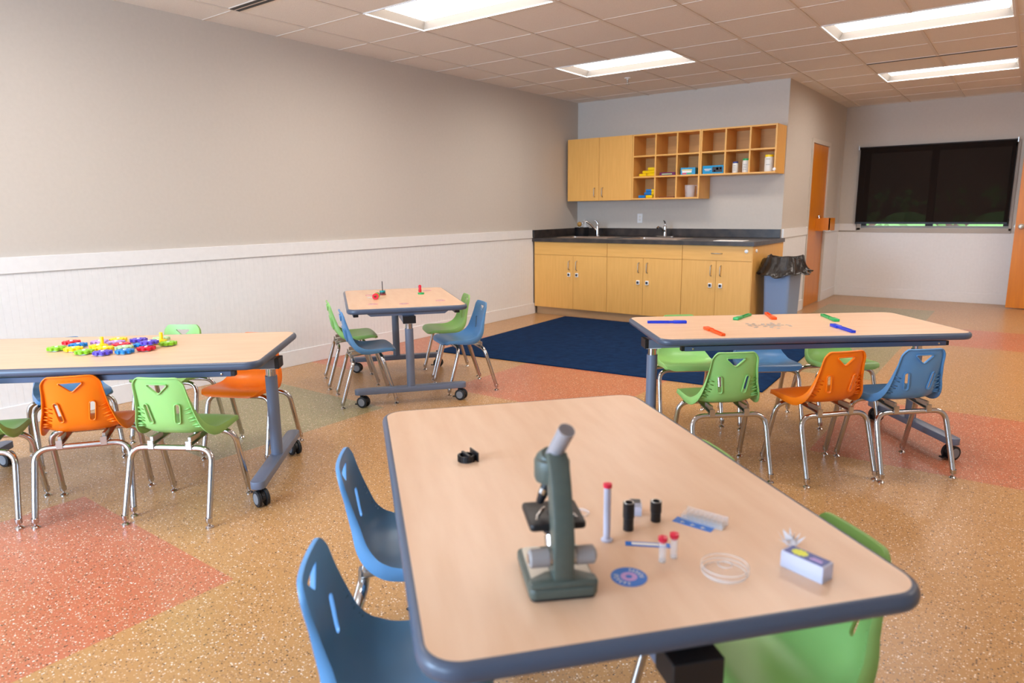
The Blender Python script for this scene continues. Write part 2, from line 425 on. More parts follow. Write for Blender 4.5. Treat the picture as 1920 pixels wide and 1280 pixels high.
for (i, j) in lights_ij:
    L = L0 if first else dup(L0); first = False
    L.location = (GX+TS*i, GY+TS*j, H); L['group'] = 'recessed ceiling lights'
    L['label'] = lab.get((i, j), 'recessed ceiling light out of the photo, over the rest of the room')
# slot diffusers
t = thing('air_diffuser', 'black two-slot air diffuser in the ceiling beside the left wall', 'air vent', (GX, GY, H))
MB().box(.014, TS-.014, -.045, .045, -.004, .0005).build('frame', 'tbar', t)
for y in (-.022, .022): MB().box(.014, TS-.014, y-.014, y+.014, -.006, -.0035).build('slot', 'black', t)
t = thing('air_diffuser', 'thin black slot air diffuser between the two right-hand ceiling lights', 'air vent', (GX+5*TS, GY+8*TS, H))
MB().box(.014, 2*TS-.014, -.03, .03, -.004, .0005).build('frame', 'tbar', t)
MB().box(.014, 2*TS-.014, -.012, .012, -.007, -.0035).build('slot', 'black', t)
t = thing('fire_sprinkler', 'small pendent fire sprinkler under the ceiling tiles', 'sprinkler', (1.339, 6.964, H))
MB().lathe([(0, 0), (.035, 0), (.033, -.006), (.012, -.01), (.012, -.02)], seg=20).build('escutcheon', 'white', t)
b = MB().lathe([(.009, -.01), (.009, -.045), (.004, -.05), (.004, -.062), (.026, -.064), (.026, -.067), (0, -.067)], seg=16); b.build('head', 'steel', t, smooth=40)

# ------------------------------------------------------------------ far window, shade, outdoors
wf = MB()
for (p, q, r_, s_) in ((WX0-.04, WX1+.02, WZ0-.03, WZ0+.035), (WX0-.04, WX1+.02, WZ1, WZ1+.03), (WX0-.04, WX0+.01, WZ0, WZ1), (WX1-.01, WX1+.02, WZ0, WZ1)):
    wf.box(p, q, YW-.02, YW+.03, r_, s_)
win = struct(wf.build('window_1', 'frame_grey', bevel=.003))
wf = MB()
for (p, q, r_, s_) in ((WX0, WX1, WZ1-.05, WZ1), (WX0, WX0+.07, WZ0+.03, WZ1), (WX1-.07, WX1, WZ0+.03, WZ1), (3.81, 3.90, WZ0+.03, WZ1)):
    wf.box(p, q, YW+.04, YW+.09, r_, s_)
wf.build('sash', 'frame_dark', win)
MB().box(WX0, WX1, YW+.035, YW+.09, WZ0+.03, WZ0+.06).build('bottom_rail', 'frame_grey', win)
MB().box(WX0+.05, 3.82, YW+.06, YW+.065, WZ0+.05, WZ1-.04).build('pane', 'glass', win)
MB().box(3.89, WX1-.05, YW+.06, YW+.065, WZ0+.05, WZ1-.04).build('pane', 'glass', win)
sh = thing('roller_shade', 'black roller shade pulled down over the far window', 'window shade', (2.93, YW-.05, 2.11))
MB().cyl((0, 0, -.01), (1.81, 0, -.01), .016, seg=16).build('roller', 'black', sh)
MB().box(.012, 1.80, -.0185, -.017, -1.045, -.01).build('fabric', 'shade', sh)
MB().box(.012, 1.80, -.022, -.012, -1.06, -1.035).build('hem_bar', 'black', sh)
for x in (-.012, 1.81): MB().box(x, x+.01, -.02, .03, -.035, .025).build('bracket', 'steel', sh)
MB().tube([(1.835, -.01, -.01), (1.84, -.01, -.5), (1.825, -.01, -.99), (1.815, -.01, -.99), (1.82, -.01, -.5), (1.815, -.01, -.01)], .002, 6).build('pull_chain', 'steel', sh)
struct(MB().box(-4, 12, YW+.3, 22, -.15, -.1).build('outside_ground', 'ground'))
hd = MB(); random.seed(3)
for i in range(260):
    c = Vector((random.uniform(2.2, 5.6), random.uniform(13.4, 14.0), random.uniform(0, 1.6)))
    a = random.uniform(0, PI); e = Vector((math.cos(a), math.sin(a)*.3, random.uniform(-.5, .5)))*.09; g_ = Vector((0, random.uniform(-.03, .03), 1))*.07
    hd.add([c-e, c-g_*.5, c+e, c+g_], [(0, 1, 2, 3)])
hd.sphere((3.2, 14.0, .6), .6).sphere((4.6, 14.0, .6), .6)
tag(hd.build('hedge', 'hedge'), 'green shrub outside, glimpsed under the black shade', 'shrub')
tag(MB().box(0, 7, 15.2, 15.3, -.1, 2.6).build('outside_wall', 'brick'), 'brown wall outdoors behind the green shrub', 'outdoor wall')

# wooden guard box beside the closet door
t = thing('wooden_box', 'small wooden box fixed at handle height on the closet door', 'box', (XR-.005, 9.72, .985))
MB().box(0, .17, .28, .30, 0, .165).box(0, .17, .02, .28, 0, .012).box(.158, .17, .0, .28, .012, .165).box(0, .17, .0, .02, 0, .165).build('box_body', 'doorwood', t)
MB().box(.10, .19, -.004, .03, .0, .008).build('lip', 'satin', t)
MB().lathe([(0, 0), (.012, 0), (.008, .01), (.016, .02), (.016, .032), (0, .036)], (.03, .01, .165), 16).build('knob', 'chrome', t)

# ------------------------------------------------------------------ base cabinets
def handle(parent, x, y, z, vertical=True, ln=.115, mt='satin'):
    b = MB(); h_ = ln/2
    if vertical: pts = [(x, y, z-h_), (x, y-.028, z-h_+.012), (x, y-.030, z), (x, y-.028, z+h_-.012), (x, y, z+h_)]
    else: pts = [(x-h_, y, z), (x-h_+.012, y-.028, z), (x, y-.030, z), (x+h_-.012, y-.028, z), (x+h_, y, z)]
    b.tube(pts, .0052, 8); return b.build('handle', mt, parent, smooth=50)
def child_lock(parent, x, y, z):
    o = MB().box(x-.020, x+.020, y-.016, y, z-.024, z+.024, bev=.005).build('lock', 'white_p', parent)
    MB().box(x-.013, x+.013, y-.020, y-.015, z-.014, z+.014, bev=.003).build('button', 'text', o)
CT = .953; Q = .002
units = [(.026, 1.060, .598, 'base cabinet under the left sink, against the left wall'),
         (1.060, 1.985, 1.524, 'middle base cabinet under the right-hand sink'),
         (1.985, 2.738, 2.366, 'base cabinet at the right end, with a pull on its drawer')]
handles = [(.645, .52), (.642, .475), (.645, .49)]
for n_, (a, c, m_, lb) in enumerate(units):
    t = thing('base_cabinet', 'maple '+lb, 'cabinet', (a, YF, 0), group='maple base cabinets'); w_ = c-a
    b = MB().box(.001, w_-.001, .022, YC-YF-.004, .10, CT-.042)
    b.build('carcass', 'maple', t)
    MB().box(.0, w_, .06, .10, 0, .10).build('toe_kick', 'toe', t)
    zt = CT-.045; zg = .752
    if n_ == 2:
        d = MB().box(Q, w_-Q, 0, .02, zg+Q, zt).build('drawer', 'mapleh', t, bevel=.0015)
        handle(d, .382, 0, .829, False)
        k_ = MB().lathe([(0, 0), (.020, 0), (.018, .010), (0, .016)], (.692, 0, .857), 12, Matrix.Rotation(PI/2, 4, 'X')).build('lock', 'white_p', d)
    else:
        MB().box(Q, w_-Q, 0, .02, zg+Q, zt).build('front_panel', 'mapleh', t, bevel=.0015)
    for (p, q, sx) in ((Q, m_-a-Q*.6, -1), (m_-a+Q*.6, w_-Q, 1)):
        d = MB().box(p, q, 0, .02, .10, zg-Q).build('door', 'maple', t, bevel=.0015)
        hx = (m_-a)+sx*.052
        handle(d, hx, 0, handles[n_][0] if n_ != 0 else .632)
        child_lock(d, hx+sx*.004, 0, handles[n_][1])
    if n_ == 2:
        MB().box(w_-.0005, w_+.006, .0, YC-YF-.004, 0, CT-.042).build('end_panel', 'maple', t)
        MB().lathe([(0, 0), (.018, 0), (.016, .010), (0, .014)], (w_+.006, .10, .86), 12, Matrix.Rotation(PI/2, 4, 'Y')).build('lock', 'white_p', t)
# countertop with two sink cut-outs
sinks = [(.22, .95, 7.26, 7.66), (1.17, 1.86, 7.22, 7.70)]
t = thing('countertop', 'black stone-look countertop with backsplash along the cabinets', 'countertop', (0, 0, CT))
xs = sorted({.0, 2.758, *[v for s_ in sinks for v in (s_[0]+.02, s_[1]-.02)]}); ys = sorted({7.045, YC-.001, *[v for s_ in sinks for v in (s_[2]+.02, s_[3]-.02)]})
b = MB()
for (a, c, e, f) in rect_holes(xs, ys, [(s_[0]+.02, s_[1]-.02, s_[2]+.02, s_[3]-.02) for s_ in sinks]): b.box(a, c, e, f, -.042, 0)
b.build('slab', 'counter', t)
MB().box(.002, XR-.005, YC-.022, YC-.002, 0, .098).build('backsplash', 'counter', t, bevel=.002)
MB().box(.002, .022, 7.065, YC-.022, 0, .098).build('side_splash', 'counter', t, bevel=.002)
MT['sinksteel'] = mat('sink_steel', srgb(176, 160, 146), .35, .9)
for n_, (a, c, e, f) in enumerate(sinks):
    t = thing('sink', ['stainless drop-in sink nearest the left wall', 'stainless drop-in sink in the middle of the counter'][n_], 'sink', ((a+c)/2, (e+f)/2, CT), group='drop-in sinks')
    hw, hd_ = (c-a)/2, (f-e)/2; b = MB()
    o = rrect(-hw, hw, -hd_, hd_, .04); i2 = rrect(-hw+.04, hw-.04, -hd_+.04, hd_-.05, .05); n = len(o)
    b.add([(x, y, .0005) for x, y in o]+[(x*.995, y*.995, .006) for x, y in o]+[(x, y, .005) for x, y in i2]+[(x*.95, y*.95, -.17) for x, y in i2],
          [(i, (i+1) % n, n+(i+1) % n, n+i) for i in range(n)]+[(n+i, n+(i+1) % n, 2*n+(i+1) % n, 2*n+i) for i in range(n)]+[(2*n+i, 2*n+(i+1) % n, 3*n+(i+1) % n, 3*n+i) for i in range(n)]+[tuple(range(3*n, 4*n))])
    b.build('basin', 'sinksteel', t, smooth=40)
    MB().lathe([(0, .004), (.03, .004), (.04, .001), (.04, 0)], (0, 0, -.17), 20).build('drain', 'steel', t)
def faucet(loc, rz, label, tip):
    t = thing('faucet', label, 'faucet', loc, rz, 'chrome single-lever faucets')
    b = MB().prism(rrect(-.125, .125, -.026, .026, .024), 0, .010); b.build('deck_plate', 'chrome', t, bevel=.003, smooth=40)
    MB().lathe([(.026, .010), (.024, .03), (.021, .09), (.022, .12), (.020, .135), (0, .142)]).build('body', 'chrome', t, smooth=40)
    pts = [(0, 0, .055), (0, -.03, .09), (0, -.085, .145), (0, -.135, .185), (0, -.165, .195), (0, -.185, .18), (0, -.19, .165)] if tip else [(0, 0, .06), (0, -.04, .085), (0, -.10, .115), (0, -.15, .125), (0, -.175, .11)]
    MB().tube(pts, [.014, .014, .013, .0125, .012, .012, .012][:len(pts)], 12).build('spout', 'chrome', t, smooth=50)
    MB().tube([(0, 0, .13), (0, .006, .155), (0, -.012, .185), (0, -.035, .2)], [.014, .012, .009, .006], 10).build('lever', 'chrome', t, smooth=50)
    return t
faucet((.463, 7.885, CT+.0003), math.radians(-58), 'chrome faucet with long raised spout, nearest the left wall', True)
faucet((1.378, 7.950, CT+.0003), math.radians(-8), 'chrome faucet behind the middle sink, its lever upright', False)
t = thing('utensil_pot', 'black pot on the counter corner beside the left faucet', 'pot', (.300, 7.76, CT))
MB().lathe([(0, .001), (.082, .001), (.088, .01), (.092, .112), (.095, .116), (.088, .116), (.084, .02), (0, .018)], seg=30).build('pot_body', 'black', t, smooth=40)
t = thing('sponge_brush', 'brown dish brush head standing in the black pot', 'brush', (.27, 7.75, CT+.02))
MB().cyl((0, 0, 0), (0, 0, .11), .007).build('brush_stick', 'ivory', t)
MB().sphere((0, 0, .135), .03, (1, 1, 1.1)).build('brush_head', 'gold', t, smooth=60)
t = thing('soap_bottle', 'clear pump soap bottle standing in the black pot', 'bottle', (.345, 7.77, CT+.02))
MB().lathe([(0, 0), (.024, 0), (.026, .08), (.022, .12), (.009, .145), (.009, .155), (0, .155)]).build('bottle_body', 'clearp', t, smooth=40)
MB().tube([(0, 0, .150), (0, 0, .185), (.0, -.035, .183)], .006, 8).build('pump', 'ivory', t, smooth=40)
tag(MB().box(2.30, 2.61, 7.14, 7.34, CT+.0003, CT+.004).build('paper_sheet', 'paper'), 'white sheet of paper lying on the black counter', 'paper')
t = thing('wall_outlet', 'white electrical outlet on the wall between the two faucets', 'outlet', (.941, YC, 1.178))
MB().box(-.036, .036, -.006, 0, -.058, .058, bev=.003).build('cover_plate', 'white_p', t)
for z in (-.02, .02):
    MB().prism([(x, y) for x, y in rrect(-.014, .014, -.012, .012, .006)], 0, .003, Matrix.Translation((0, -.006, z))@Matrix.Rotation(PI/2, 4, 'X')).build('socket', 'ivory', t)

# ------------------------------------------------------------------ wall cabinets
YU = 7.80
t = thing('wall_cabinet', 'maple wall cabinet with two closed doors, in the back corner', 'cabinet', (.055, YU, 1.405))
MB().box(0, .932, .021, YC-YU-.002, 0, .778).build('carcass', 'maple', t)
for (p, q, hx) in ((.001, .466, .41), (.470, .931, .525)):
    d = MB().box(p, q, 0, .02, .0, .778).build('door', 'maple', t, bevel=.0015); handle(d, hx, 0, .105)
def cubby(name, label, x0, z0, xs, zs, dz, th=.018):
    """open pigeonhole unit: xs and zs are the divider centre lines relative to x0, z0"""
    t = thing(name, label, 'shelf', (x0, YU, z0), group='open maple pigeonhole units'); D = YC-YU-.002; W_ = xs[-1]; H_ = zs[-1]
    for x in (0, W_-th): MB().box(x, x+th, 0, D, 0, H_).build('side_panel', 'maple', t, bevel=.001)
    for z in (0, H_-th): MB().box(th, W_-th, 0, D, z, z+th).build('shelf_board', 'mapleh', t, bevel=.001)
    for z in zs[1:-1]: MB().box(th, W_-th, 0.002, D, z-th/2, z+th/2).build('shelf_board', 'mapleh', t, bevel=.001)
    for x in xs[1:-1]:
        for za, zb in zip(zs, zs[1:]):
            a = th if za == 0 else za+th/2; c = H_-th if zb == H_ else zb-th/2
            MB().box(x-th/2, x+th/2, .004, D, a, c).build('divider', 'maple', t, bevel=.001)
    MB().box(th, W_-th, D-.008, D-.001, th, H_-th).build('back_panel', 'mapledk', t)
    return t
cubby('pigeonhole_shelf', 'open maple unit of nine pigeonholes, beside the wall cabinet', .989, 1.408, [0, .303, .576, .862], [0, .268, .515, .774], 0)
cubby('pigeonhole_shelf', 'open maple unit of six pigeonholes at the right end', 1.853, 1.665, [0, .288, .563, .850], [0, .26, .517], 0)
tag(MB().lathe([(0, 0), (.018, 0), (.016, .008), (0, .012)], (2.692, YU-.001, 1.705), 12, Matrix.Rotation(PI/2, 4, 'X')).build('lock', 'white_p'), 'small round white catch on the edge of the six-hole unit', 'catch')
tag(MB().box(1.555, 1.60, YU+.1, YU+.14, 2.183, 2.193).build('sensor', 'black'), 'tiny black object on top of the nine-hole unit', 'gadget')
# things in the pigeonholes
zr2 = 1.408+.268+.009; zr3 = 1.408+.018; zr5 = 1.665+.018
def dumbbell(loc, rz, color, label, group):
    t = thing('toy_block', label, 'toy', loc, rz, group)
    MB().prism([(.02*math.cos(k*PI/3), .02*math.sin(k*PI/3)+.0175) for k in range(6)], -.04, .04, Matrix.Rotation(PI/2, 4, 'Y')@Matrix.Rotation(PI/2, 4, 'Z')).build('bar', color, t, bevel=.002)
    for s_ in (-1, 1): MB().cyl((s_*.04, 0, .0175), (s_*.045, 0, .0175), .012, seg=12).build('stud', color, t)
    return t
yb = YU+.1
for i, (x, y, z, rz) in enumerate(((1.085, yb, 0, .2), (1.175, yb+.02, 0, -.2), (1.225, yb-.03, 0, .5), (1.125, yb+.01, .036, .1), (1.205, yb+.01, .036, -.1), (1.200, yb, .072, .3))):
    dumbbell((x, y, zr2+z), rz, 'yellow', ['leftmost yellow toy block on the bottom of its pile', 'middle yellow toy block on the bottom of its pile', 'rightmost yellow toy block on the bottom of its pile', 'left yellow toy block in the second layer', 'right yellow toy block in the second layer', 'topmost yellow toy block of the middle-row pile'][i], 'yellow toy blocks, middle row')
for i, (x, y, z, rz, c) in enumerate(((1.09, yb-.02, 0, .05, 'azure'), (1.19, yb-.02, 0, 0, 'yellow'), (1.235, yb+.05, 0, .2, 'yellow'), (1.15, yb+.02, .036, .5, 'azure'), (1.165, yb+.03, .072, .4, 'azure'), (1.245, yb+.02, .036, 0, 'yellow'), (1.24, yb+.03, .072, .3, 'yellow'))):
    dumbbell((x, y, zr3+z), rz, c, ['blue toy block lying flat at the left, bottom row', 'yellow toy block at the front, bottom row', 'yellow toy block at the back, bottom row', 'lower blue toy block of the tilted pair', 'upper blue toy block of the tilted pair', 'second-layer yellow toy block, bottom row', 'topmost yellow toy block, bottom row'][i], 'toy blocks, bottom row')
t = thing('game_box', 'flat purple game box in the middle pigeonhole', 'box', (1.42, yb, zr2))
MB().box(-.09, .11, -.05, .09, 0, .038, bev=.002).build('box_body', 'purple', t)
MB().box(-.06, .07, -.0515, -.0495, .012, .024).build('box_label', 'mint', t)
def picture_box(name, label, loc, w_, h_, pic, rz):
    t = thing(name, label, 'box', loc, rz)
    MB().box(0, w_, 0, .12, 0, h_, bev=.002).build('box_body', 'aqua', t)
    for (c, a, e, f, g_) in pic: MB().box(a*w_, e*w_, -.0015, .0005, f*h_, g_*h_).build('print', c, t)
    return t
picture_box('craft_box', 'blue picture box in the nine-hole unit, its lid edge yellow', (1.598, YU+.05, zr2), .175, .082, [('yellow', .08, .78, .62, .74), ('ivory', .10, .75, .3, .58), ('rose', .12, .4, .1, .26), ('wandgreen', .45, .75, .1, .26)], .1)
t = picture_box('craft_box', 'blue picture box in the six-hole unit, with a dark planet picture', (1.878, YU+.02, zr5), .245, .092, [('text', .47, .95, .18, .82), ('gold', .66, .76, .45, .72), ('ivory', .83, .90, .5, .72), ('rose', .55, .62, .25, .42)], 0)
MB().box(.02, .105, -.0015, .0005, .048, .056).box(.03, .085, -.0015, .0005, .034, .039).build('lettering', 'ivory', t)
def jar(loc, label, r, h, lid, marks):
    t = thing('plastic_jar', label, 'jar', loc, group='white plastic jars on the shelf')
    MB().lathe([(0, 0), (r*.96, 0), (r, .004), (r, h*.80), (r*.9, h*.87), (r*.86, h*.88), (r*.86, h)], seg=28).build('jar_body', 'ivory', t, smooth=40)
    MB().lathe([(r*.94, h*.87), (r*.94, h), (0, h)], seg=28).build('lid', lid, t, smooth=40)
    for (za, zb) in marks:
        b = MB()
        n = 6; a0 = -PI/2-.45
        for k in range(n):
            p, q = a0+k*.9/n*1.0, a0+(k+1)*.9/n
            R_ = r+.0008
            b.add([(R_*math.cos(p), R_*math.sin(p), za*h), (R_*math.cos(q), R_*math.sin(q), za*h), (R_*math.cos(q), R_*math.sin(q), zb*h), (R_*math.cos(p), R_*math.sin(p), zb*h)], [(0, 1, 2, 3)])
        b.build('print', 'text', t)
jar((2.238, yb-.02, zr5), 'white jar with a blue lid, the smallest on the shelf', .032, .124, 'navy', [(.2, .23), (.34, .37), (.48, .51), (.62, .65)])
jar((2.358, yb-.02, zr5), 'white jar with a green lid', .040, .152, 'wandgreen', [(.2, .23), (.32, .35), (.44, .47), (.56, .59)])
jar((2.610, yb-.02, zr5), 'tallest white jar, with a yellow lid', .048, .180, 'yellow', [(.40, .42), (.73, .75)])
t = thing('plastic_jug', 'clear plastic measuring jug in the lowest pigeonhole', 'jug', (1.70, yb, zr3))
MB().lathe([(0, .002), (.05, .002), (.06, .14), (.062, .14), (.052, 0), (0, 0)], seg=28).build('jug_body', 'clearp', t, smooth=40)
MB().tube([(.058, 0, .13), (.088, 0, .135), (.092, 0, .10), (.090, 0, .035)], .006, 8).build('handle', 'clearp', t, smooth=40)
MB().lathe([(.060, .137), (.064, .139), (.060, .142)], seg=28).build('rim', 'clearp', t)
tag(MB().box(1.335, 1.53, YU+.03, YU+.2, zr3, zr3+.009).build('flat_folder', 'darkred'), 'thin dark red folder lying in the lowest middle pigeonhole', 'folder')

# ------------------------------------------------------------------ bin
t = thing('trash_can', 'slim grey-blue trash can beside the cabinets', 'trash can', (2.948, 7.45, 0))
def loft(sections, seg=10):
    b = MB(); n = None
    for (w_, d_, z, r) in sections:
        P = rrect(-w_/2, w_/2, -d_/2, d_/2, r, 5); n = len(P); b.v += [(x, y, z) for x, y in P]
    for s_ in range(len(sections)-1):
        for i in range(n): b.f.append([s_*n+i, s_*n+(i+1) % n, (s_+1)*n+(i+1) % n, (s_+1)*n+i]); b.m.append(0)
    b.f.append(list(range(n))[::-1]); b.m.append(0); return b
loft([(.23, .40, 0, .03), (.235, .41, .01, .03), (.27, .48, .70, .04), (.285, .50, .705, .04), (.285, .50, .735, .04), (.262, .47, .735, .04), (.22, .39, .02, .03)]).build('bin_body', 'bin', t, smooth=35)
bag = MB(); random.seed(5); NS = 96; rows = [(.0, .55), (.92, .70), (1.0, .775), (1.06, .80), (1.12, .775), (1.17, .72), (1.24, .655), (1.34, .61), (1.40, .595)]
def supr(a, w_, d_, n=5):
    c, s_ = math.cos(a), math.sin(a); return (abs(c/(w_/2))**n+abs(s_/(d_/2))**n)**(-1/n)
ph = [random.uniform(0, 6.28) for _ in range(6)]
rws = [(.9, .60), (.96, .70), (1.0, .76), (1.03, .785), (1.08, .79), (1.12, .765), (1.17, .72), (1.22, .68), (1.28, .645), (1.34, .625), (1.38, .615)]
for ri, (s_, z) in enumerate(rws):
    for k in range(NS):
        a = 2*PI*k/NS; R_ = supr(a, .285, .50)*s_
        lv = max(0, ri-2)/8
        wob = (.010*math.sin(9*a+ph[0])+.007*math.sin(17*a+ph[1]+ri)+.005*math.sin(31*a+ph[2]+ri*1.3))*(.4+1.6*lv)
        zz = z+lv*(.016*math.sin(5*a+ph[3])+.010*math.sin(13*a+ph[4]))+(.018*math.sin(3*a+ph[5]) if ri in (3, 4) else 0)
        fl = .07*lv**2*max(0, math.cos(a-.1))
        bag.v.append(((R_+wob+fl)*math.cos(a), (R_+wob)*math.sin(a), zz+fl*.3))
for ri in range(len(rws)-1):
    for k in range(NS): bag.f.append([ri*NS+k, ri*NS+(k+1) % NS, (ri+1)*NS+(k+1) % NS, (ri+1)*NS+k]); bag.m.append(0)
bg = bag.build('trash_bag', 'bag', None, smooth=70, loc=(2.948, 7.45, 0))
so = bg.modifiers.new('thickness', 'SOLIDIFY'); so.thickness = .0015
tag(bg, 'crinkled black bin liner folded over the rim of the trash can', 'trash bag')

# ------------------------------------------------------------------ rug
def grid_rug():
    b = MB(); c = [(.50, 7.045), (.62, 4.60), (3.57, 4.84), (3.46, 7.06)]
    b.prism([c[0], c[1], c[2], c[3]], .0005, .010); return b
tag(grid_rug().build('area_rug', 'rug', bevel=.003), 'large navy blue area rug in front of the cabinets', 'rug')

# ------------------------------------------------------------------ chairs
def catmull(P, n=10):
    out = []
    for i in range(len(P)-1):
        p0, p1, p2, p3 = P[max(0, i-1)], P[i], P[i+1], P[min(len(P)-1, i+2)]
        for k in range(n):
            t = k/n
            out.append(tuple(.5*((2*p1[j])+(-p0[j]+p2[j])*t+(2*p0[j]-5*p1[j]+4*p2[j]-p3[j])*t*t+(-p0[j]+3*p1[j]-3*p2[j]+p3[j])*t**3) for j in range(len(p1))))
    out.append(tuple(P[-1])); return out
PROF = catmull([(-.142, .640), (-.131, .56), (-.119, .49), (-.104, .430), (-.078, .392), (-.036, .371), (.015, .366), (.08, .377), (.14, .388), (.175, .388), (.200, .376), (.208, .358)], 10)
ARC = [0]
for a, c in zip(PROF, PROF[1:]): ARC.append(ARC[-1]+math.hypot(c[0]-a[0], c[1]-a[1]))
LEN = ARC[-1]
def interp(tab, v):
    if v <= tab[0][0]: return tab[0][1]
    for (a, x), (c, y) in zip(tab, tab[1:]):
        if v <= c: t = (v-a)/(c-a); return x+(y-x)*t
    return tab[-1][1]
HW = [(0, .107), (.08, .112), (.16, .124), (.23, .143), (.29, .158), (.38, .166), (.50, .168), (.58, .162), (LEN, .150)]
CUP = [(0, .004), (.06, .010), (.16, .024), (.24, .029), (.30, .028), (.37, .020), (.45, .006), (.53, -.004), (LEN, -.012)]
SK = [(0, .010), (.08, .012), (.17, .024), (.24, .034), (.31, .038), (.38, .032), (.46, .024), (.55, .018), (LEN, .012)]
def prof(v):
    v = min(max(v, 0), LEN)
    for i in range(len(ARC)-1):
        if v <= ARC[i+1]+1e-9:
            t = (v-ARC[i])/(ARC[i+1]-ARC[i]); a, c = PROF[i], PROF[i+1]
            p = (a[0]+(c[0]-a[0])*t, a[1]+(c[1]-a[1])*t)
            j0, j1 = max(0, i-2), min(len(PROF)-1, i+3); d = (PROF[j1][0]-PROF[j0][0], PROF[j1][1]-PROF[j0][1]); l = math.hypot(*d)
            return p, (-d[1]/l, d[0]/l)      # normal towards the sitter
def shell_pt(u, v):
    p, n = prof(v); hw = interp(HW, v); w_ = min(1.05, abs(u)/hw); c = interp(CUP, v)*max(0, (w_-.25)/.75)**2
    bow = -.008*(1-(u/.11)**2) if v < .25 else -.008*(1-(u/.11)**2)*max(0, 1-(v-.25)/.08)
    # returned as x=right, y=forward, z=up
    return Vector((u, p[0]+n[0]*c+bow*.8, p[1]+n[1]*c)), Vector((-(interp(CUP, v)*2.2*max(0, (w_-.25)/.75)/hw)*(1 if u > 0 else -1), n[0], n[1])).normalized()
def outline():
    R = []; n = 26
    def corner_hw(v):
        h_ = interp(HW, v)
        rt, rb = .042, .055
        if v < rt: h_ -= rt-math.sqrt(max(0, rt*rt-(rt-v)**2))
        if v > LEN-rb: h_ -= rb-math.sqrt(max(0, rb*rb-(v-(LEN-rb))**2))
        return h_
    vs = [0, .002, .006, .013, .022, .032]+[.032+(LEN-.055-.032)*k/n for k in range(1, n+1)]+[LEN-.042, LEN-.028, LEN-.016, LEN-.007, LEN-.002, LEN]
    for v in vs: R.append((corner_hw(v), v))
    L = [(-u, v) for u, v in reversed(R)]
    bot = [(R[-1][0]*(1-2*k/8), LEN) for k in range(1, 8)]
    top = [(-R[0][0]*(1-2*k/8), 0) for k in range(1, 8)]
    # gentle crown of the top edge
    P = R+bot+L+top
    return [(u, v-.011*(1-(u/.11)**2) if v < .02 else v) for u, v in P]
def hole_tri():
    c = [(-.046, .030), (.046, .030), (0, .072)]; P = []; r = .006
    for i in range(3):
        a = Vector(c[i-1]); b_ = Vector(c[i]); d = Vector(c[(i+1) % 3])
        for t in (0, .25, .5, .75, 1):
            p = b_+(a-b_).normalized()*r*(1-t)*1.6; q = b_+(d-b_).normalized()*r*t*1.6; P.append(tuple(p.lerp(b_, .0)*(1-t)+q*t+(b_-b_)) if False else tuple((b_+(a-b_).normalized()*r*1.6*(1-t)**2+(d-b_).normalized()*r*1.6*t**2)))
        for t in (.33, .66): P.append(tuple((b_+(d-b_).normalized()*r*1.6).lerp(d+(b_-d).normalized()*r*1.6, t)))
    return P
def hole_slot(s_):
    P = []; a = Vector((s_*.068, .128)); c = Vector((s_*.058, .198)); d = (c-a).normalized(); n = Vector((-d.y, d.x)); r = .0085
    for k in range(7): t = PI*k/6; P.append(tuple(a+n*r*math.cos(t)-d*r*math.sin(t)))
    for k in range(7): t = PI*k/6; P.append(tuple(c-n*r*math.cos(t)+d*r*math.sin(t)))
    # densify the straights
    out = []
    for i in range(len(P)):
        p, q = Vector(P[i]), Vector(P[(i+1) % len(P)]); out.append(tuple(p)); m_ = int((q-p).length/.015)
        for j in range(1, m_+1): out.append(tuple(p.lerp(q, j/(m_+1))))
    return out
def inside(p, poly):
    x, y = p; r = False; n = len(poly)
    for i in range(n):
        x1, y1 = poly[i]; x2, y2 = poly[(i+1) % n]
        if (y1 > y) != (y2 > y) and x < (x2-x1)*(y-y1)/(y2-y1)+x1: r = not r
    return r
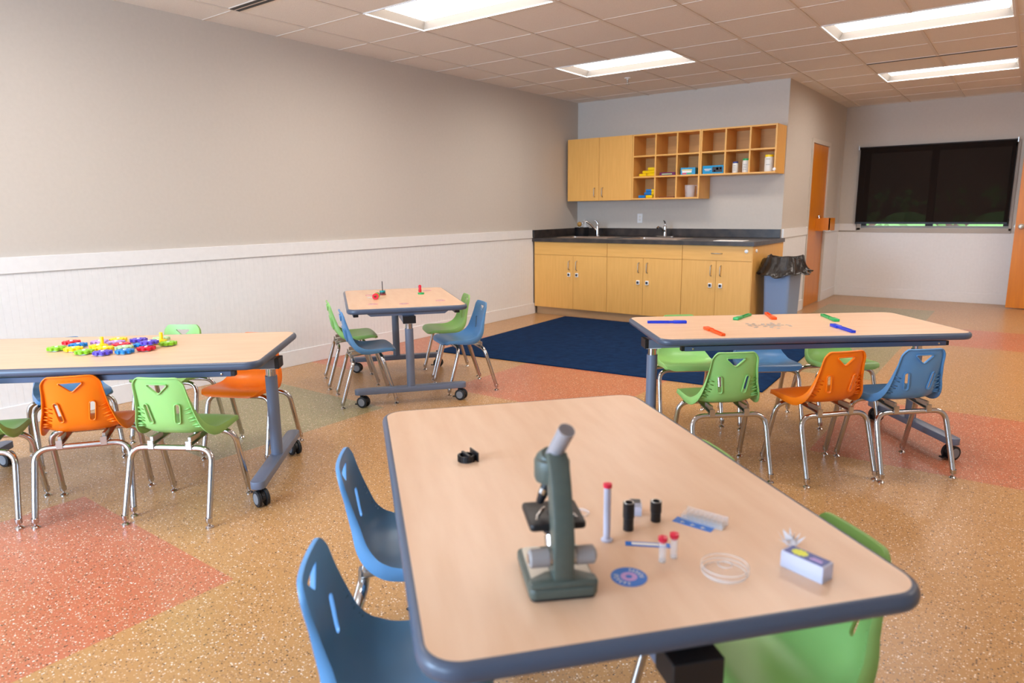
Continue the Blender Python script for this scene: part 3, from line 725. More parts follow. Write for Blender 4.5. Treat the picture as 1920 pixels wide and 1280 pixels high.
def make_shell():
    O = outline(); Hs = [hole_tri(), hole_slot(-1), hole_slot(1)]
    V = [Vector(p) for p in O]; E = [(i, (i+1) % len(O)) for i in range(len(O))]
    for h in Hs:
        n = len(V); V += [Vector(p) for p in h]; E += [(n+i, n+(i+1) % len(h)) for i in range(len(h))]
    def near(p):
        return any((Vector(q)-p).length < .009 for L in [O]+Hs for q in L)
    nv = int(LEN/.0125)
    for j in range(1, nv):
        v = j*LEN/nv; hw = interp(HW, v)
        for i in range(-13, 14):
            p = Vector((i*hw/13.5, v))
            if inside(p, O) and not any(inside(p, h) for h in Hs) and not near(p): V.append(p)
    vo, eo, fo, ov, oe, of = delaunay_2d_cdt(V, E, [], 0, 1e-6)
    b = MB(); idx = {}
    P3 = [shell_pt(p.x, p.y) for p in vo]
    b.v = [tuple(p[0]) for p in P3]
    for f in fo:
        c = sum((vo[i] for i in f), Vector((0, 0)))/len(f)
        if inside(c, O) and not any(inside(c, h) for h in Hs): b.f.append(list(f)); b.m.append(0)
    lookup = {}
    for i, src in enumerate(ov):
        for s_ in src: lookup[s_] = i
    n0 = len(O)
    # skirt round the rim
    ids = [lookup[i] for i in range(n0)]; base = len(b.v); ctr = LEN/2
    for k, i in enumerate(ids):
        p, n = P3[i]; v = vo[i].y; d = interp(SK, v); u = vo[i].x
        out = Vector((math.copysign(1, u)*min(1, abs(u)/interp(HW, v))**6*.006, 0, 0))
        b.v.append(tuple(p-Vector((0, n.y, n.z)).normalized()*d+out))
    for k in range(n0):
        k2 = (k+1) % n0; b.f.append([ids[k], ids[k2], base+k2, base+k]); b.m.append(0)
    # lips round the holes
    off = n0
    for h in Hs:
        hi = [lookup[off+i] for i in range(len(h))]; bs = len(b.v); c = sum((vo[i] for i in hi), Vector((0, 0)))/len(hi)
        for i in hi:
            p, n = P3[i]; b.v.append(tuple(p-n*.011))
        for k in range(len(h)):
            k2 = (k+1) % len(h); b.f.append([hi[k], hi[k2], bs+k2, bs+k]); b.m.append(0)
        off += len(h)
    # gussets between skirt and shell
    for k, i in enumerate(ids):
        v = vo[i].y; u = vo[i].x
        if .13 < v < .245 and abs(u) > .09 and k % 1 == 0 and int(v*1000/19) != int((v-.0235)*1000/19):
            sg = math.copysign(1, u); p, nn = P3[i]; q, n2 = shell_pt(u-sg*.038, v+.010); ins = Vector((-sg*.007, 0, 0)); S_ = Vector(b.v[base+k]); nd = Vector((0, nn.y, nn.z)).normalized()
            n = len(b.v); b.v += [tuple(p+ins-nd*.004), tuple(S_+ins*1.3+nd*.004), tuple(q-n2*.004)]; b.f.append([n, n+1, n+2]); b.m.append(0)
    return b
SHELL = make_shell()
def u_frame(sgn):
    fb, zb = (-.092, .318) if sgn < 0 else (.095, .338); ff = sgn*.180
    kn = Vector((.183, fb+(ff-fb)*.20, .262 if sgn < 0 else .280)); ft = Vector((.1875, ff, .030)); top = Vector((.118, fb, zb)); ctl = Vector((.181, fb+(ff-fb)*.02, zb))
    pts = [ft, ft.lerp(kn, .5), kn]
    for k in range(1, 9): t = k/8; pts.append(kn*(1-t)**2+ctl*2*t*(1-t)+top*t*t)
    left = [Vector((-p.x, p.y, p.z)) for p in pts]
    b = MB().tube(pts+[Vector((0, fb, zb))]+left[::-1], .0127, 14); return b
def make_chair(color, nm):
    t = thing('school_chair', 'x', 'chair')
    sh = SHELL.build('seat_shell', color, t, smooth=50)
    so = sh.modifiers.new('thickness', 'SOLIDIFY'); so.thickness = .0045; so.offset = -1
    for s_ in (-1, 1):
        fr = u_frame(s_).build('leg_frame', 'chrome', t, smooth=60)
        for x in (-1, 1):
            g = MB(); o = (x*.1875, s_*.180, 0)
            g.lathe([(0, 0), (.0165, 0), (.0165, .004), (.010, .010), (.005, .013), (.005, .022), (.0135, .024), (.0140, .026), (.0140, .044), (.0127, .045)], o, 18)
            g.build('glide', 'chrome', fr, smooth=35)
    for x in (-1, 1):
        T = Matrix.Translation((x*.085, 0, .3435))@Matrix.Rotation(math.atan2(.020, .187), 4, 'X')
        b = MB().box(-.016, .016, -.105, .105, -.002, .002, T)
        b.box(x*.085-.012, x*.085+.012, -.108, -.100, .315, .352); b.box(x*.085-.006, x*.085+.006, -.095, -.02, .343, .366)
        b.build('seat_bracket', 'steel', t)
    return t
PROT = {}
used = {}
def chair(color, x, y, deg, label, group):
    if color not in PROT: PROT[color] = make_chair(color, color); r = PROT[color]
    else: r = dup(PROT[color])
    r.location = (x, y, 0); r.rotation_euler = (0, 0, math.radians(deg-90)); r['label'] = label; r['group'] = group; return r
G1, G2, G3, G4 = 'chairs at the table with the wands', 'chairs at the table with the gears', 'chairs at the small back table', 'chairs at the microscope table'
chair('orange', 4.243, 3.511, 140, 'orange chair seen from behind, in front of the table with the wands', G1)
chair('blue', 4.542, 3.776, 134, 'blue chair seen from behind, rightmost at the table with the wands', G1)
chair('green', 3.845, 3.222, 132, 'green chair seen from behind, in front of the table with the wands', G1)
chair('green', 3.351, 3.933, -50, 'green chair behind the wands table, at its left end by the leg column', G1)
chair('blue', 3.748, 4.186, -51, 'grey-blue chair facing us, middle one behind the wands table', G1)
chair('green', 4.105, 4.461, -45, 'green chair facing us, seen behind the orange chair back', G1)
chair('green', 2.086, 1.4275, 121.5, 'pale green chair seen from behind, beside the gears table leg', G2)
chair('orange', 1.706, 1.195, 143.5, 'orange chair seen from behind, in front of the gears table', G2)
chair('green', 1.432, .845, 144.8, 'green chair cut off by the left edge of the photo', G2)
chair('orange', 1.630, 2.040, -64, 'orange chair facing us behind the right end of the gears table', G2)
chair('green', 1.00, 1.95, -56, 'green chair behind the gears table, only its back top and frame showing', G2)
chair('blue', .929, 1.4175, -12, 'grey-blue chair mostly hidden behind the orange chair and gears table', G2)
chair('blue', 1.349, 3.108, 56, 'blue chair on the left of the small back table', G3)
chair('green', .8695, 3.378, 56, 'green chair on the left of the small back table, nearest the wall', G3)
chair('blue', 1.703, 3.7635, -121, 'blue chair on the right of the small back table', G3)
chair('green', 1.3135, 4.04, -126, 'green chair on the right of the small back table, behind the blue one', G3)
chair('blue', 3.640, 1.240, 43, 'blue chair at the left of the microscope table, the farther of two', G4)
chair('blue', 4.030, .838, 42, 'blue chair at bottom left, the nearer beside the microscope table', G4)
chair('green', 4.655, 1.37, -130.3, 'large green chair under the right corner of the microscope table', G4)
chair('green', 4.245, 1.68, -130.3, 'green chair whose back just peeks over the far right table edge', G4)

# ------------------------------------------------------------------ tables
ZT = .672
def caster(parent, x, y, sw):
    t = MB(); T = Matrix.Translation((x, y, 0))@Matrix.Rotation(sw, 4, 'Z')
    t.cyl((x, y, .06), (x, y, .094), .012); 
    hood = [(.034*math.cos(math.radians(a)), .034*math.sin(math.radians(a))) for a in range(0, 181, 15)]
    R_ = T@Matrix.Translation((.012, 0, .038))@Matrix.Rotation(PI/2, 4, 'X')
    t.prism(hood, -.008, .008, R_)
    t.box(-.052, -.020, -.012, .012, .014, .021, T)
    o = t.build('caster', 'black', parent, bevel=.001)
    for s_ in (-1, 1):
        c0 = T@Vector((.012, s_*.010, .038)); c1 = T@Vector((.012, s_*.027, .038))
        wv = MB().tube([c0, c0.lerp(c1, .12), c0.lerp(c1, .85), c1], [.034, .038, .038, .033], 28); wh = wv.build('wheel', 'rubber', o, smooth=35)
        c2 = T@Vector((.012, s_*.0285, .038)); MB().cyl(c1, c2, .026, .024).build('hub_cap', 'hub', o)
def make_table(label, x, y, deg, L, W, sw, cap=.014, name='activity_table'):
    t = thing(name, label, 'table', (x, y, 0), math.radians(deg), 'wheeled activity tables')
    hx, hy = L/2, W/2
    MB().prism(rrect(-hx, hx, -hy, hy, .055, 8), ZT-.030, ZT).build('tabletop', 'lam', t)
    P = rrect(-hx, hx, -hy, hy, .055, 8); n = len(P); b = MB(); K = 8
    sec = [(-.0015, ZT-.0005), (.002, ZT+.0002)]+[(.002+.013*math.sin(PI*k/K), ZT-.017+.0172*math.cos(PI*k/K)) for k in range(1, K)]+[(.002, ZT-.0345), (-.012, ZT-.0345)]
    for off, z in sec:
        for i, (px, py) in enumerate(P):
            a = Vector(P[i-1]); c = Vector(P[(i+1) % n]); d = (c-a).normalized(); nn = Vector((d.y, -d.x)); b.v.append((px+nn.x*off, py+nn.y*off, z))
    for s_ in range(len(sec)-1):
        for i in range(n): b.f.append([s_*n+i, s_*n+(i+1) % n, (s_+1)*n+(i+1) % n, (s_+1)*n+i]); b.m.append(0)
    b.build('edge_band', 'band', t, smooth=60)
    for s_ in (-1, 1):
        yy = s_*(hy-.045); rl = MB().box(-hx+.12, hx-.12, yy-.018, yy+.018, ZT-.068, ZT-.044).build('side_rail', 'rail', t, bevel=.002)
        for e in (-1, 1):
            MB().box(min(e*(hx-.12), e*(hx-.105)), max(e*(hx-.12), e*(hx-.105)), yy-.016, yy+.016, ZT-.067, ZT-.045).build('end_cap', 'black', rl)
            MB().lathe([(0, 0), (.006, 0), (.005, .003), (0, .004)], (e*(hx-.16), yy+s_*.018, ZT-.056), 10, Matrix.Rotation(-s_*PI/2, 4, 'X')).build('bolt', 'chrome', rl)
        MB().box(-hx+.13, hx-.13, yy-.010, yy+.010, ZT-.044, ZT-.030).build('rail_gap_shade', 'black', t)  # black filler standing in for the shaded gap above the rail
        xx = s_*(hx-.075)
        pr_ = [(-hy+.10, ZT-.031), (hy-.10, ZT-.031), (hy-.14, ZT-.060), (-hy+.14, ZT-.060)]
        T = Matrix(((0, 0, 1, 0), (1, 0, 0, 0), (0, 1, 0, 0), (0, 0, 0, 1)))
        MB().prism(pr_, xx-.02, xx+.02, T).build('cross_rail', 'steel_paint', t, bevel=.001)
        lx = s_*(hx-.045)
        a, c = sorted((lx-s_*.26, lx+s_*.045)); bm_ = MB().box(a, c, -.042, .042, ZT-.108, ZT-.061).build('beam', 'steel_paint', t, bevel=.004)
        a, c = sorted((lx+s_*(.045-cap), lx+s_*.052)); MB().box(a, c, -.0432, .0432, ZT-.1092, ZT-.0598).build('end_cap', 'black', bm_, bevel=.002)
        MB().cyl((lx, 0, .115), (lx, 0, ZT-.150), .0285, seg=28).build('column', 'steel_paint', t, smooth=40)
        MB().cyl((lx, 0, ZT-.151), (lx, 0, ZT-.112), .0235, seg=28).build('inner_column', 'chrome', t, smooth=40)
        MB().box(lx-.040, lx+.040, -.032, .032, ZT-.1125, ZT-.1082).build('mount_plate', 'white_p', t)
        MB().prism(rrect(lx-.033, lx+.033, -.38, .38, .028, 6), .088, .124).build('foot', 'steel_paint', t, bevel=.004, smooth=40)
        for e in (-1, 1): caster(t, lx, e*.335, sw[0] if s_ < 0 else sw[1])
    return t
TA = make_table('nearest maple-topped table, with the microscope on it', 4.150, 1.338, -40.3, 1.270, .832, (2.2, .4), .06)
TC = make_table('maple-topped table on the right, strewn with magnetic wands', 3.9753, 3.8361, 40.14, 1.5807, .71, (.5, .2))
TB = make_table('small maple-topped table at the back, seen end-on by the left wall', 1.2721, 3.5476, -38.4, 1.146, .779, (1.2, .9))
TD = make_table('maple-topped table on the left, with the heap of plastic gears', 1.537, 1.383, 42.0, 1.58, .753, (-.4, -.9))

# ------------------------------------------------------------------ microscope (local y = away from us)
mc = thing('microscope', 'grey-green toy microscope standing on the nearest table', 'microscope', (4.433, .860, ZT), math.radians(45)); mc.scale = (1.05, 1.05, 1.02)
bs = MB().prism(rrect(-.055, .055, 0, .142, .012), .004, .022); bs.build('base', 'scope', mc, bevel=.004, smooth=40)
MB().prism(rrect(-.052, .052, .003, .139, .01), 0, .004).build('base_foot', 'black', mc)
MB().prism([(-.055, 0), (.055, 0), (.053, .020), (.024, .040), (-.024, .040), (-.053, .020)], .020, .034).build('base_hump', 'scope', mc, bevel=.006, smooth=40)
for s_ in (-1, 1): MB().prism(rrect(min(s_*.02, s_*.047), max(s_*.014, s_*.051), .030, .137, .008), .0215, .0240).build('base_plate', 'scope_silver', mc)
# arm profile in the y-z plane
arm = [(.004, .03), (.042, .03), (.044, .09), (.040, .108), (.050, .142), (.064, .172), (.094, .190), (.094, .218), (.060, .228), (.040, .216), (.026, .186), (.006, .130), (.000, .100)]
T = Matrix(((0, 0, 1, 0), (1, 0, 0, 0), (0, 1, 0, 0), (0, 0, 0, 1)))
MB().prism(arm, -.0165, .0165, T).build('arm', 'scope', mc, bevel=.0045, smooth=40)
hdp = [(.024*math.cos(math.radians(a)), .075+.034*math.sin(math.radians(a))) for a in (0, 40, 90, 140, 180, 235, 305)]
MB().prism([(-.004+.029*math.cos(math.radians(a)), .082+.030*math.sin(math.radians(a))) for a in range(15, 375, 30)], .172, .212).build('head', 'scope', mc, bevel=.005, smooth=40)
hc = MB().tube([(-.005, .084, .208), (-.004, .079, .219)], [.025, .0175], 20); hc.build('head_collar', 'scope', mc, smooth=40)
p0, p1 = Vector((-.006, .082, .206)), Vector((.011, .040, .272)); d = (p1-p0)
et = MB().tube([p0, p1, p1, p0+d*.3], [.0130, .0136, .0118, .0118], 28, caps=False); et.build('eyepiece_tube', 'tube_grey', mc, smooth=50)
MB().tube([p0+d*.3, p0+d*.975], [.0116, .0116], 24, caps=True).build('bore_shade', 'black', mc)  # black plug put in for the darkness down the open tube
MB().cyl((0, .086, .174), (0, .088, .166), .020, .018).build('nosepiece', 'black', mc, smooth=30)
for (dx, dy, ln_, nm) in ((-.016, .004, .044, 0), (.013, .004, .030, 1), (.0, -.012, .022, 2)):
    a = Vector((dx*.5, .088+dy*.5, .168)); e = a+Vector((dx, dy, -ln_)).normalized()*ln_
    ob = MB().tube([a, a.lerp(e, .35)], .0085, 16).build('objective', 'black', mc, smooth=40)
    MB().tube([a.lerp(e, .35), a.lerp(e, .55)], .0088, 16).build('ring', 'chrome', ob, smooth=40)
    MB().tube([a.lerp(e, .55), a.lerp(e, .95), e], [.0082, .0062, .0045], 16).build('tip', 'black', ob, smooth=40)
MB().prism(rrect(-.046, .046, .046, .138, .008), .098, .110).build('stage', 'black', mc, bevel=.003, smooth=40)
MB().lathe([(0, 0), (.010, 0), (.010, .0008), (0, .0008)], (0, .095, .1102), 20).build('stage_aperture', 'text', mc)
for s_ in (-1, 1): MB().tube([(s_*.034, .060, .112), (s_*.030, .075, .1135), (s_*.018, .100, .1125), (s_*.012, .108, .1120)], .0016, 8).build('slide_clip', 'chrome', mc, smooth=50)
MB().tube([(0, .040, .070), (0, .075, .055), (0, .085, .060)], .006, 10).build('mirror_stem', 'black', mc, smooth=50)
MB().cyl((0, .080, .055), (0, .088, .070), .016, .016).build('mirror', 'chrome', mc, smooth=40)
MB().cyl((0, .092, .075), (0, .092, .0985), .017, .019).build('diaphragm', 'black', mc, smooth=40)
for s_ in (-1, 1):
    k_ = MB().tube([(s_*.0165, .022, .066), (s_*.022, .022, .066), (s_*.050, .022, .066), (s_*.053, .022, .066)], [.010, .0150, .0150, .011], 24).build('focus_knob', 'scope_grey', mc, smooth=35)
    MB().tube([(s_*.0165, .022, .066), (s_*.024, .022, .066)], .0135, 20).build('knurled_ring', 'steel', k_, smooth=30)
    MB().tube([(s_*.053, .022, .066), (s_*.0545, .022, .066)], .008, 20).build('knob_cap', 'chrome', k_)

# ------------------------------------------------------------------ small things on the microscope table
def at(x, y): return (x, y, ZT)
t = thing('ribbed_clip', 'black ribbed clip ring lying alone left of the microscope', 'clip', at(3.885, 1.253), math.radians(65))
b = MB(); n = 22
for k in range(n):
    a, c = math.radians(20+320*k/n), math.radians(20+320*(k+.72)/n)
    for (r_, s_) in ((.022, .0),):
        b.add([(.0185*math.cos(a), .0185*math.sin(a), .0), (.0215*math.cos(a), .0215*math.sin(a), 0), (.0225*math.cos(c), .0225*math.sin(c), 0), (.0185*math.cos(c), .0185*math.sin(c), 0),
               (.0185*math.cos(a), .0185*math.sin(a), .016), (.0215*math.cos(a), .0215*math.sin(a), .016), (.0225*math.cos(c), .0225*math.sin(c), .016), (.0185*math.cos(c), .0185*math.sin(c), .016)],
              [(3, 2, 1, 0), (4, 5, 6, 7), (0, 1, 5, 4), (1, 2, 6, 5), (2, 3, 7, 6), (3, 0, 4, 7)])
b.lathe([(.017, 0), (.0195, 0), (.0195, .016), (.017, .016), (.017, 0)], seg=32)
b.build('ring', 'black', t)
MB().box(-.004, .002, -.022, .022, .002, .020).build('inner_bar', 'black', t)
MB().box(.021, .024, -.024, .024, .0, .024).build('clip_plate', 'black', t)
def tube_thing(name, label, x, y, r, h, cap, flare, group=None):
    t = thing(name, label, 'tube', at(x, y), 0, group)
    b = MB().lathe([(0, .001), (r*1.7 if flare else r*.5, .0005), (r*1.7 if flare else r*.9, .003), (r, .005), (r, h), (r*.86, h), (r*.86, .006), (0, .006)], seg=24)
    b.build('tube_body', 'frost' if flare else 'clearp', t, smooth=40)
    if not flare: MB().lathe([(0, .0005), (r*.95, .0005), (r*.95, .004), (0, .004)], seg=20).build('glass_foot', 'glassrim', t, smooth=40)
    MB().lathe([(0, h-.004), (r*.8, h-.004), (r*1.0, h), (r*1.25, h+.001), (r*1.25, h+.008), (0, h+.010)], seg=20).build('cap', 'rose', t, smooth=40)
tube_thing('specimen_tube', 'tall frosted specimen tube with a red cap', 4.386, 1.084, .0068, .108, 1, True)
tube_thing('specimen_vial', 'small clear vial with a red cap, the nearer of two', 4.507, 1.071, .0068, .040, 1, False, 'small red-capped vials')
tube_thing('specimen_vial', 'small clear vial with a red cap, the farther of two', 4.518, 1.096, .0068, .040, 1, False, 'small red-capped vials')
def eyep(label, x, y, h, r):
    t = thing('eyepiece', label, 'eyepiece', at(x, y), 0, 'spare black eyepieces')
    MB().lathe([(0, 0), (r*.88, 0), (r*.9, .002), (r*.9, h*.45), (r, h*.47), (r, h), (r*.72, h), (r*.7, h-.004)], seg=24).build('barrel', 'black', t, smooth=40)
    MB().lathe([(0, h-.0045), (r*.70, h-.004)], seg=24).build('lens', 'chrome', t)
    MB().lathe([(r*.70, h+.0002), (r*.86, h+.0008), (r*.9, h)], seg=24).build('rim', 'steel', t)
eyep('taller black eyepiece, beside the tall red-capped tube', 4.399, 1.148, .058, .0115)
eyep('shorter black eyepiece standing farther right', 4.426, 1.216, .043, .0115)
t = thing('cover_glass_box', 'small clear square box behind the taller black eyepiece', 'box', at(4.377, 1.222), math.radians(30))
MB().box(-.0125, .0125, -.0125, .0125, 0, .020, bev=.001).build('box_body', 'frost', t)
MB().box(-.013, .013, -.013, .013, .020, .028, bev=.001).build('lid', 'clearp', t)
MB().box(-.010, .010, -.010, .010, .0281, .0284).build('print', 'text', t)
t = thing('glass_lens', 'small clear round lens lying behind the microscope arm', 'lens', at(4.285, 1.155), 0)
MB().lathe([(0, .0), (.016, 0), (.017, .004), (.014, .010), (0, .013)], seg=24).build('lens_body', 'glass', t, smooth=50)
MB().lathe([(.015, 0), (.0185, 0), (.0185, .004), (.015, .004), (.015, 0)], seg=28).build('rim', 'clearp', t, smooth=30)
t = thing('label_strip', 'narrow blue label strip lying behind the two small vials', 'label', at(4.458, 1.113), math.radians(29))
MB().box(-.042, .042, -.008, .008, 0, .0012).build('strip', 'cobalt', t)
MB().box(-.030, .034, -.004, .004, .0012, .0015).build('print', 'ivory', t)
t = thing('round_sticker', 'round blue sticker with white rings, right of the microscope base', 'sticker', at(4.483, .988), math.radians(10))
MB().lathe([(0, 0), (.0315, 0), (.0315, .0008), (0, .0008)], seg=48).build('disc', 'cobalt', t)
MB().lathe([(.006, .0009), (.006, .0012), (.0145, .0012), (.0145, .0009)], seg=36).build('inner_ring', 'lilac', t)
MB().lathe([(0, .0012), (.0055, .0013), (.0055, .0009)], seg=18).build('dot', 'cobalt', t)
def arc_marks(parent, a0, a1, n, r, h):
    b = MB()
    for k in range(n):
        a = math.radians(a0+(a1-a0)*k/(n-1)); T = Matrix.Rotation(a, 4, 'Z')@Matrix.Translation((r, 0, .0009))
        b.box(-h/2, h/2, -.0018, -.0006, 0, .0003, T); b.box(-h/2, -h/2+.0012, -.0006, .0014, 0, .0003, T); b.box(h/2-.0012, h/2, -.0006, .0014, 0, .0003, T) if k % 2 else b.box(-.0006, .0006, -.0006, .0014, 0, .0003, T)
    b.build('lettering', 'ivory', parent)
arc_marks(t, 25, 105, 6, .0225, .008); arc_marks(t, 195, 290, 6, .0225, .008)
t = thing('petri_dish', 'clear round petri dish with lid, on the near table', 'petri dish', at(4.612, 1.098), 0)
MB().lathe([(0, .0008), (.036, .0008), (.0375, .002), (.0375, .012)], seg=48).build('dish', 'glass', t, smooth=40)
MB().lathe([(.0360, .0005), (.0378, .0005), (.0378, .0018), (.0360, .0018), (.0360, .0005)], seg=48).build('dish_rim', 'glassrim', t, smooth=30)
MB().lathe([(.0405, .006), (.0408, .0145), (.0395, .0158), (0, .0158)], seg=48).build('lid', 'glass', t, smooth=40)
for r_, z_ in ((.0402, .0150), (.0404, .0060), (.0120, .0158)):
    MB().lathe([(r_-.0010, z_-.0006), (r_+.0008, z_-.0006), (r_+.0008, z_+.0008), (r_-.0010, z_+.0008), (r_-.0010, z_-.0006)], seg=48).build('lid_rim', 'glassrim', t, smooth=30)
t = thing('slide_box', 'clear ribbed slide holder with a blue card beneath it', 'slide holder', at(4.505, 1.262), math.radians(-2))
Tt = Matrix.Rotation(math.radians(20), 4, 'Z')
MB().box(-.050, .032, -.030, -.004, 0, .0008, Matrix.Rotation(math.radians(0), 4, 'Z')).build('blue_card', 'cobalt', t)
b = MB().box(-.040, .048, -.010, .020, .001, .004)
for i in range(9): b.box(-.038+i*.0098, -.032+i*.0098, -.008, .018, .004, .016)
b.box(-.040, .048, .018, .021, .001, .018).box(-.040, .048, -.012, -.009, .001, .012)
b.build('rack', 'clearp', t)
b = MB()
for i in range(3): b.box(-.036+i*.022, -.026+i*.022, -.023, -.0215, .0009, .0012); b.box(-.033+i*.022, -.031+i*.022, -.0265, -.018, .0009, .0012)
b.build('lettering', 'ivory', t)
t = thing('lens_paper_box', 'white box with a navy and yellow lid label, near the table corner', 'box', at(4.726, 1.182), math.radians(-17.5))
MB().box(-.040, .040, -.0165, .0165, 0, .031, bev=.002).build('box_body', 'frost', t)
MB().box(-.036, .036, -.0145, .0145, .031, .0316).build('lid_label', 'navy', t)
b = MB(); P = [((.0125 if k % 2 else .0155)*1.0*math.cos(2*PI*k/20)-.013, (.0095 if k % 2 else .0125)*math.sin(2*PI*k/20)) for k in range(20)]
b.prism(P, .0316, .0320); b.build('star_print', 'star', t)
MB().box(.008, .030, -.006, -.002, .0316, .0319).box(.010, .028, .001, .003, .0316, .0319).build('lettering', 'lilac', t)
b = MB(); random.seed(11)
for k in range(14):
    a = 2*PI*k/14; r1_, r2_ = .011, random.uniform(.018, .028); h_ = random.uniform(.010, .034)
    b.add([(0, 0, .001), (r1_*math.cos(a), r1_*math.sin(a), .006), (r2_*math.cos(a+.2), r2_*math.sin(a+.2), h_), (r1_*math.cos(a+.5), r1_*math.sin(a+.5), .010), (.002, .002, .016)], [(0, 1, 2, 3), (1, 2, 3, 4)])
MT['tissue'] = mat('white_film', srgb(238, 236, 240), .4, trans=.3, ior=1.2)
tag(b.build('plastic_bag', 'tissue', loc=at(4.680, 1.262)), 'crumpled clear-white plastic bag behind the white box', 'bag')

# ------------------------------------------------------------------ wands and chips on the right-hand table
def make_wand(color):
    t = thing('magnetic_wand', 'x', 'wand')
    MB().box(-.036, .036, -.0155, .0155, 0, .015, bev=.003).build('head', color, t, smooth=40)
    b = MB()
    b.prism([(.034, -.011), (.034, .011), (.060, .0085), (.060, -.0085)], .002, .013)
    b.box(.058, .172, .0055, .0105, .001, .013).box(.058, .172, -.0105, -.0055, .001, .013).box(.164, .178, -.0105, .0105, .001, .013)
    b.box(.058, .172, -.0055, .0055, .001, .004)
    b.build('handle', color, t)
    return t
WP = {}
def wand(color, head, tail, label):
    if color not in WP: WP[color] = make_wand(color); r = WP[color]
    else: r = dup(WP[color])
    d = Vector(tail)-Vector(head); a = math.atan2(d.y, d.x); u_ = d.normalized()
    c = Vector(head)+u_*.036
    r.location = (c.x, c.y, ZT); r.rotation_euler = (0, 0, a); r['label'] = label; r['group'] = 'plastic magnetic wands'
wand('royal', (3.502, 3.577), (3.323, 3.46), 'blue magnetic wand at the left end of the right-hand table')
wand('wandgreen', (3.692, 3.821), (3.705, 4.046), 'green magnetic wand left of the heap of clear chips')
wand('wandorange', (3.869, 3.952), (3.76, 4.154), 'orange magnetic wand behind the heap of clear chips')
wand('wandorange', (3.661, 3.454), (3.811, 3.302), 'orange magnetic wand nearest the front table edge')
wand('wandgreen', (4.174, 4.068), (4.05, 4.258), 'green magnetic wand right of the clear chips, at the back edge')
wand('royal', (4.185, 3.905), (4.316, 3.745), 'blue magnetic wand at the right of the table')
random.seed(21); chip0 = None; placed = []
for k in range(300):
    if len(placed) >= 40: break
    a = random.uniform(0, 2*PI); r_ = abs(random.gauss(0, .55))
    if r_ > 1.3: continue
    e1 = Vector((.80, .60)); e2 = Vector((-.60, .80)); c = Vector((3.905, 3.735))+e1*(.105*r_*math.cos(a))+e2*(.085*r_*math.sin(a))
    lv = sum(1 for q in placed if (q-c).length < .019)
    if lv > 1: continue
    placed.append(c)
    if chip0 is None:
        chip0 = thing('counting_chip', 'clear counting chip with a wire rim in the heap amid the wands', 'chip', group='clear counting chips')
        MB().lathe([(0, 0), (.0085, 0), (.0085, .0018), (0, .0018)], seg=20).build('disc', 'clearp', chip0)
        MB().tube([(.0088*math.cos(2*PI*i/20), .0088*math.sin(2*PI*i/20), .001) for i in range(20)], .0008, 6, closed=True).build('rim', 'steel', chip0)
        o = chip0
    else: o = dup(chip0)
    o.location = (c.x, c.y, ZT+.0003+lv*.0022)

# ------------------------------------------------------------------ gears on the left table
def gear_poly(R_, n=9):
    P = []
    for k in range(n):
        a = 2*PI*k/n
        for (da, rr_) in ((-.26, .80), (-.16, 1.0), (.0, 1.03), (.16, 1.0), (.26, .80), (.35, .78)):
            P.append((R_*rr_*math.cos(a+da*2*PI/n*1.3), R_*rr_*math.sin(a+da*2*PI/n*1.3)))
    return P
def make_gear(color, peg):
    t = thing('toy_gear', 'x', 'toy gear')
    MB().prism(rrect(-.018, .018, -.018, .018, .008), 0, .005).build('gear_base', 'white_p', t)
    g = MB().prism(gear_poly(.040), .005, .018).build('gear_wheel', color, t)
    MB().lathe([(.012, .0181), (.014, .0200), (.026, .0200), (.028, .0181)], seg=24).build('raised_ring', color, g, smooth=30)
    MB().cyl((0, 0, .005), (0, 0, .0215), .007).build('axle', 'white_p', t)
    if peg: MB().lathe([(.008, .018), (.0085, .050), (.007, .053), (0, .053)], (.024, 0, 0), 18).build('crank_peg', color, t, smooth=40)
    return t
GP = {}
GE = [('lime', 1.36, 1.235, 0, 0, 'lime gear at the far left of the heap'), ('yellow', 1.445, 1.275, 0, 0, 'yellow gear beside the lime one at the left'), ('lime', 1.560, 1.275, 0, 0, 'half-hidden lime gear at the near edge of the heap'),
      ('violet', 1.655, 1.315, 0, 0, 'violet gear at the near edge of the heap'), ('azure', 1.708, 1.388, 0, 0, 'blue gear at the near edge, beside the violet one'), ('red', 1.722, 1.478, 0, 0, 'red gear at the right of the heap'),
      ('lime', 1.685, 1.600, 0, 0, 'lime gear at the far right of the heap'), ('yellow', 1.590, 1.598, 0, 1, 'yellow gear with an upright peg at the right'), ('azure', 1.615, 1.505, 0, 0, 'blue gear inside the heap at the right'),
      ('violet', 1.470, 1.560, 0, 0, 'violet gear at the back of the heap'), ('mint', 1.535, 1.640, 0, 0, 'pale green gear at the back right of the heap'), ('lilac', 1.445, 1.465, 0, 0, 'lilac gear in the middle of the heap'),
      ('yellow', 1.560, 1.370, 0, 0, 'yellow gear in the middle of the heap'), ('red', 1.250, 1.340, 0, 0, 'red gear at the back left of the heap'), ('azure', 1.355, 1.330, 0, 0, 'blue gear inside the heap at the left'),
      ('yellow', 1.480, 1.370, 0, 1, 'yellow gear with an upright peg at the left'), ('lilac', 1.360, 1.425, 0, 0, 'lilac gear toward the back left of the heap'), ('yellow', 1.375, 1.505, 0, 0, 'yellow gear at the back of the heap'),
      ('mint', 1.610, 1.425, 0, 0, 'pale green gear near the middle of the heap'), ('rose', 1.530, 1.450, 0, 0, 'rose gear in the middle of the heap'), ('violet', 1.690, 1.510, .020, 0, 'violet gear lying on top of the red one')]
gp = [Vector((g_[1], g_[2])) for g_ in GE]
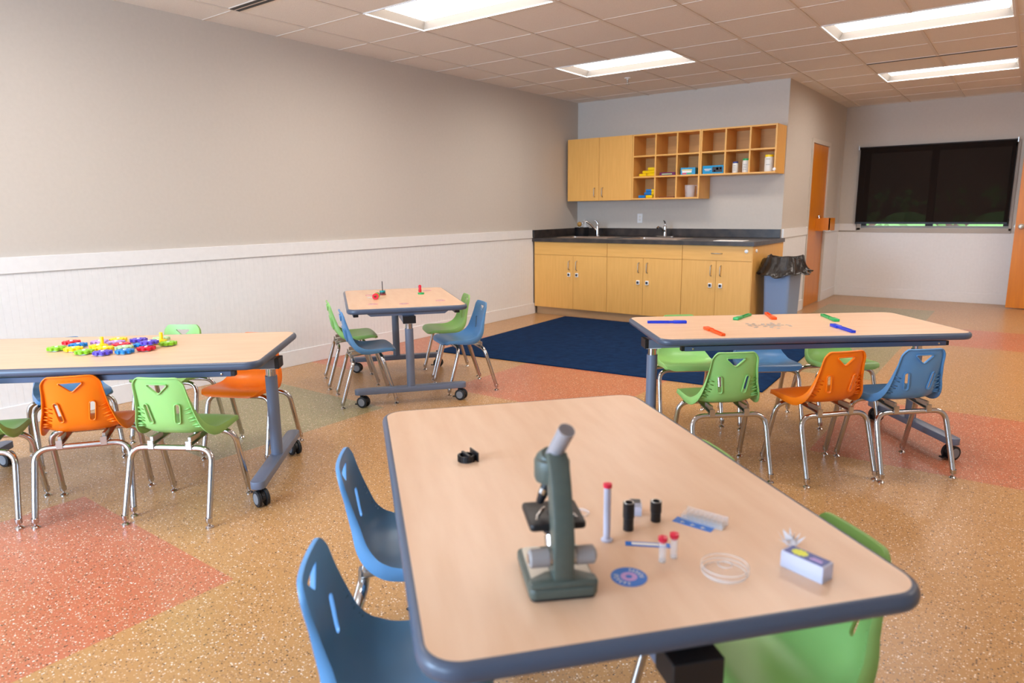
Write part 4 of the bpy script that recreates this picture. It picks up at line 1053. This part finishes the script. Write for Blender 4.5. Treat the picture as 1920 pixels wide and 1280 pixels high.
for _ in range(200):
    for i in range(len(gp)-1):
        for j in range(i+1, len(gp)-1):
            d = gp[j]-gp[i]; l = d.length
            if l < .083: s_ = d/l*(.083-l)*.5; gp[i] -= s_; gp[j] += s_
random.seed(4)
for n_, ((c, x, y, dz, peg, lb), p) in enumerate(zip(GE, gp)):
    key = (c, peg)
    if key not in GP: GP[key] = make_gear(c, peg); r = GP[key]
    else: r = dup(GP[key])
    r.location = (p.x, p.y, ZT+dz+.0002); r.rotation_euler = (0, 0, random.uniform(0, 1.5) if not peg else math.radians(110)); r['label'] = lb; r['group'] = 'plastic toy gears'

# ------------------------------------------------------------------ ring magnets on the small table
def ring_on(parent, c, z, r=.019, h=.011, name='ring'):
    return MB().lathe([(r*.4, z), (r, z), (r, z+h), (r*.4, z+h), (r*.4, z)], seg=24).build(name, c, parent, smooth=30)
t = thing('magnet_stand', 'black upright rod on a round base, on the small back table', 'magnet stand', at(1.056, 3.571))
MB().lathe([(0, 0), (.026, 0), (.026, .006), (.022, .012), (0, .012)], seg=28).build('stand_base', 'darkred', t, smooth=30)
MB().cyl((0, 0, .012), (0, 0, .105), .0035, .003, 12).build('rod', 'black', t)
def ringm(color, loc, label, rot=None):
    o = MB().lathe([(.0085, 0), (.022, 0), (.022, .011), (.0085, .011), (.0085, 0)], seg=26).build('ring_magnet', color, smooth=30)
    o.location = loc
    if rot: o.rotation_euler = rot
    tag(o, label, 'ring magnet', 'coloured ring magnets')
ringm('text', (1.056, 3.571, ZT+.0122), 'dark ring magnet threaded lowest on the black rod')
ringm('teal', (1.056, 3.571, ZT+.0234), 'teal ring magnet threaded above the dark one on the rod')
a = math.atan2(3.474-3.305, 1.117-1.254)
dv = Vector((math.cos(a), math.sin(a), 0)); st = Vector((1.225, 3.345, ZT+.0225))
for i, (c, lb) in enumerate((('red', 'red ring magnet standing on edge, nearest in its row'), ('wandorange', 'orange ring magnet on edge behind the red one'), ('yellow', 'yellow ring magnet in the row lying on edge'), ('wandgreen', 'green ring magnet on edge behind the yellow one'), ('teal', 'teal ring magnet on edge, farthest in its row'))):
    q = dv.to_track_quat('Z', 'Y').to_euler()
    ringm(c, st+dv*(.0115*i*1.6), lb, q)
tag(MB().lathe([(.010, 0), (.024, 0), (.024, .012), (.010, .012), (.010, 0)], (1.275, 3.765, ZT), 28).build('ring_magnet', 'wandgreen', smooth=30), 'green ring magnet lying flat at the right of the small table', 'ring magnet', 'coloured ring magnets')
t = thing('red_knob', 'red plastic knob standing up at the right of the small table', 'knob', at(1.215, 3.815))
MB().lathe([(0, 0), (.022, 0), (.022, .003), (.010, .005), (.010, .008)], seg=22).build('knob_foot', 'steel', t, smooth=30)
MB().lathe([(0, .006), (.011, .006), (.0125, .02), (.010, .034), (.0125, .052), (.009, .062), (0, .065)], seg=22).build('knob_grip', 'red', t, smooth=50)
for i, (x, y, r_, lb) in enumerate(((.990, 3.500, .034, 'flat pink disc near the back left corner of the small table'), (1.400, 3.165, .034, 'flat pink disc at the near left corner of the small table'), (1.565, 3.300, .034, 'flat pink disc near the front edge of the small table'),
                                    (1.665, 3.560, .034, 'flat pink disc at the right corner of the small table'), (1.150, 3.960, .034, 'flat pink disc at the far edge behind the red knob'), (1.105, 3.400, .026, 'pale clear disc left of the row of ring magnets'))):
    t = thing('flat_disc', lb, 'disc', at(x, y), 0, 'flat discs on the small table')
    MB().lathe([(r_*.72, 0), (r_, 0), (r_, .0022), (r_*.72, .0022), (r_*.72, 0)], seg=32).build('rim', 'pink' if i < 5 else 'clearp', t)
    MB().lathe([(0, .0002), (r_*.72, .0002), (r_*.72, .0014), (0, .0014)], seg=32).build('disc_centre', 'clearp', t)
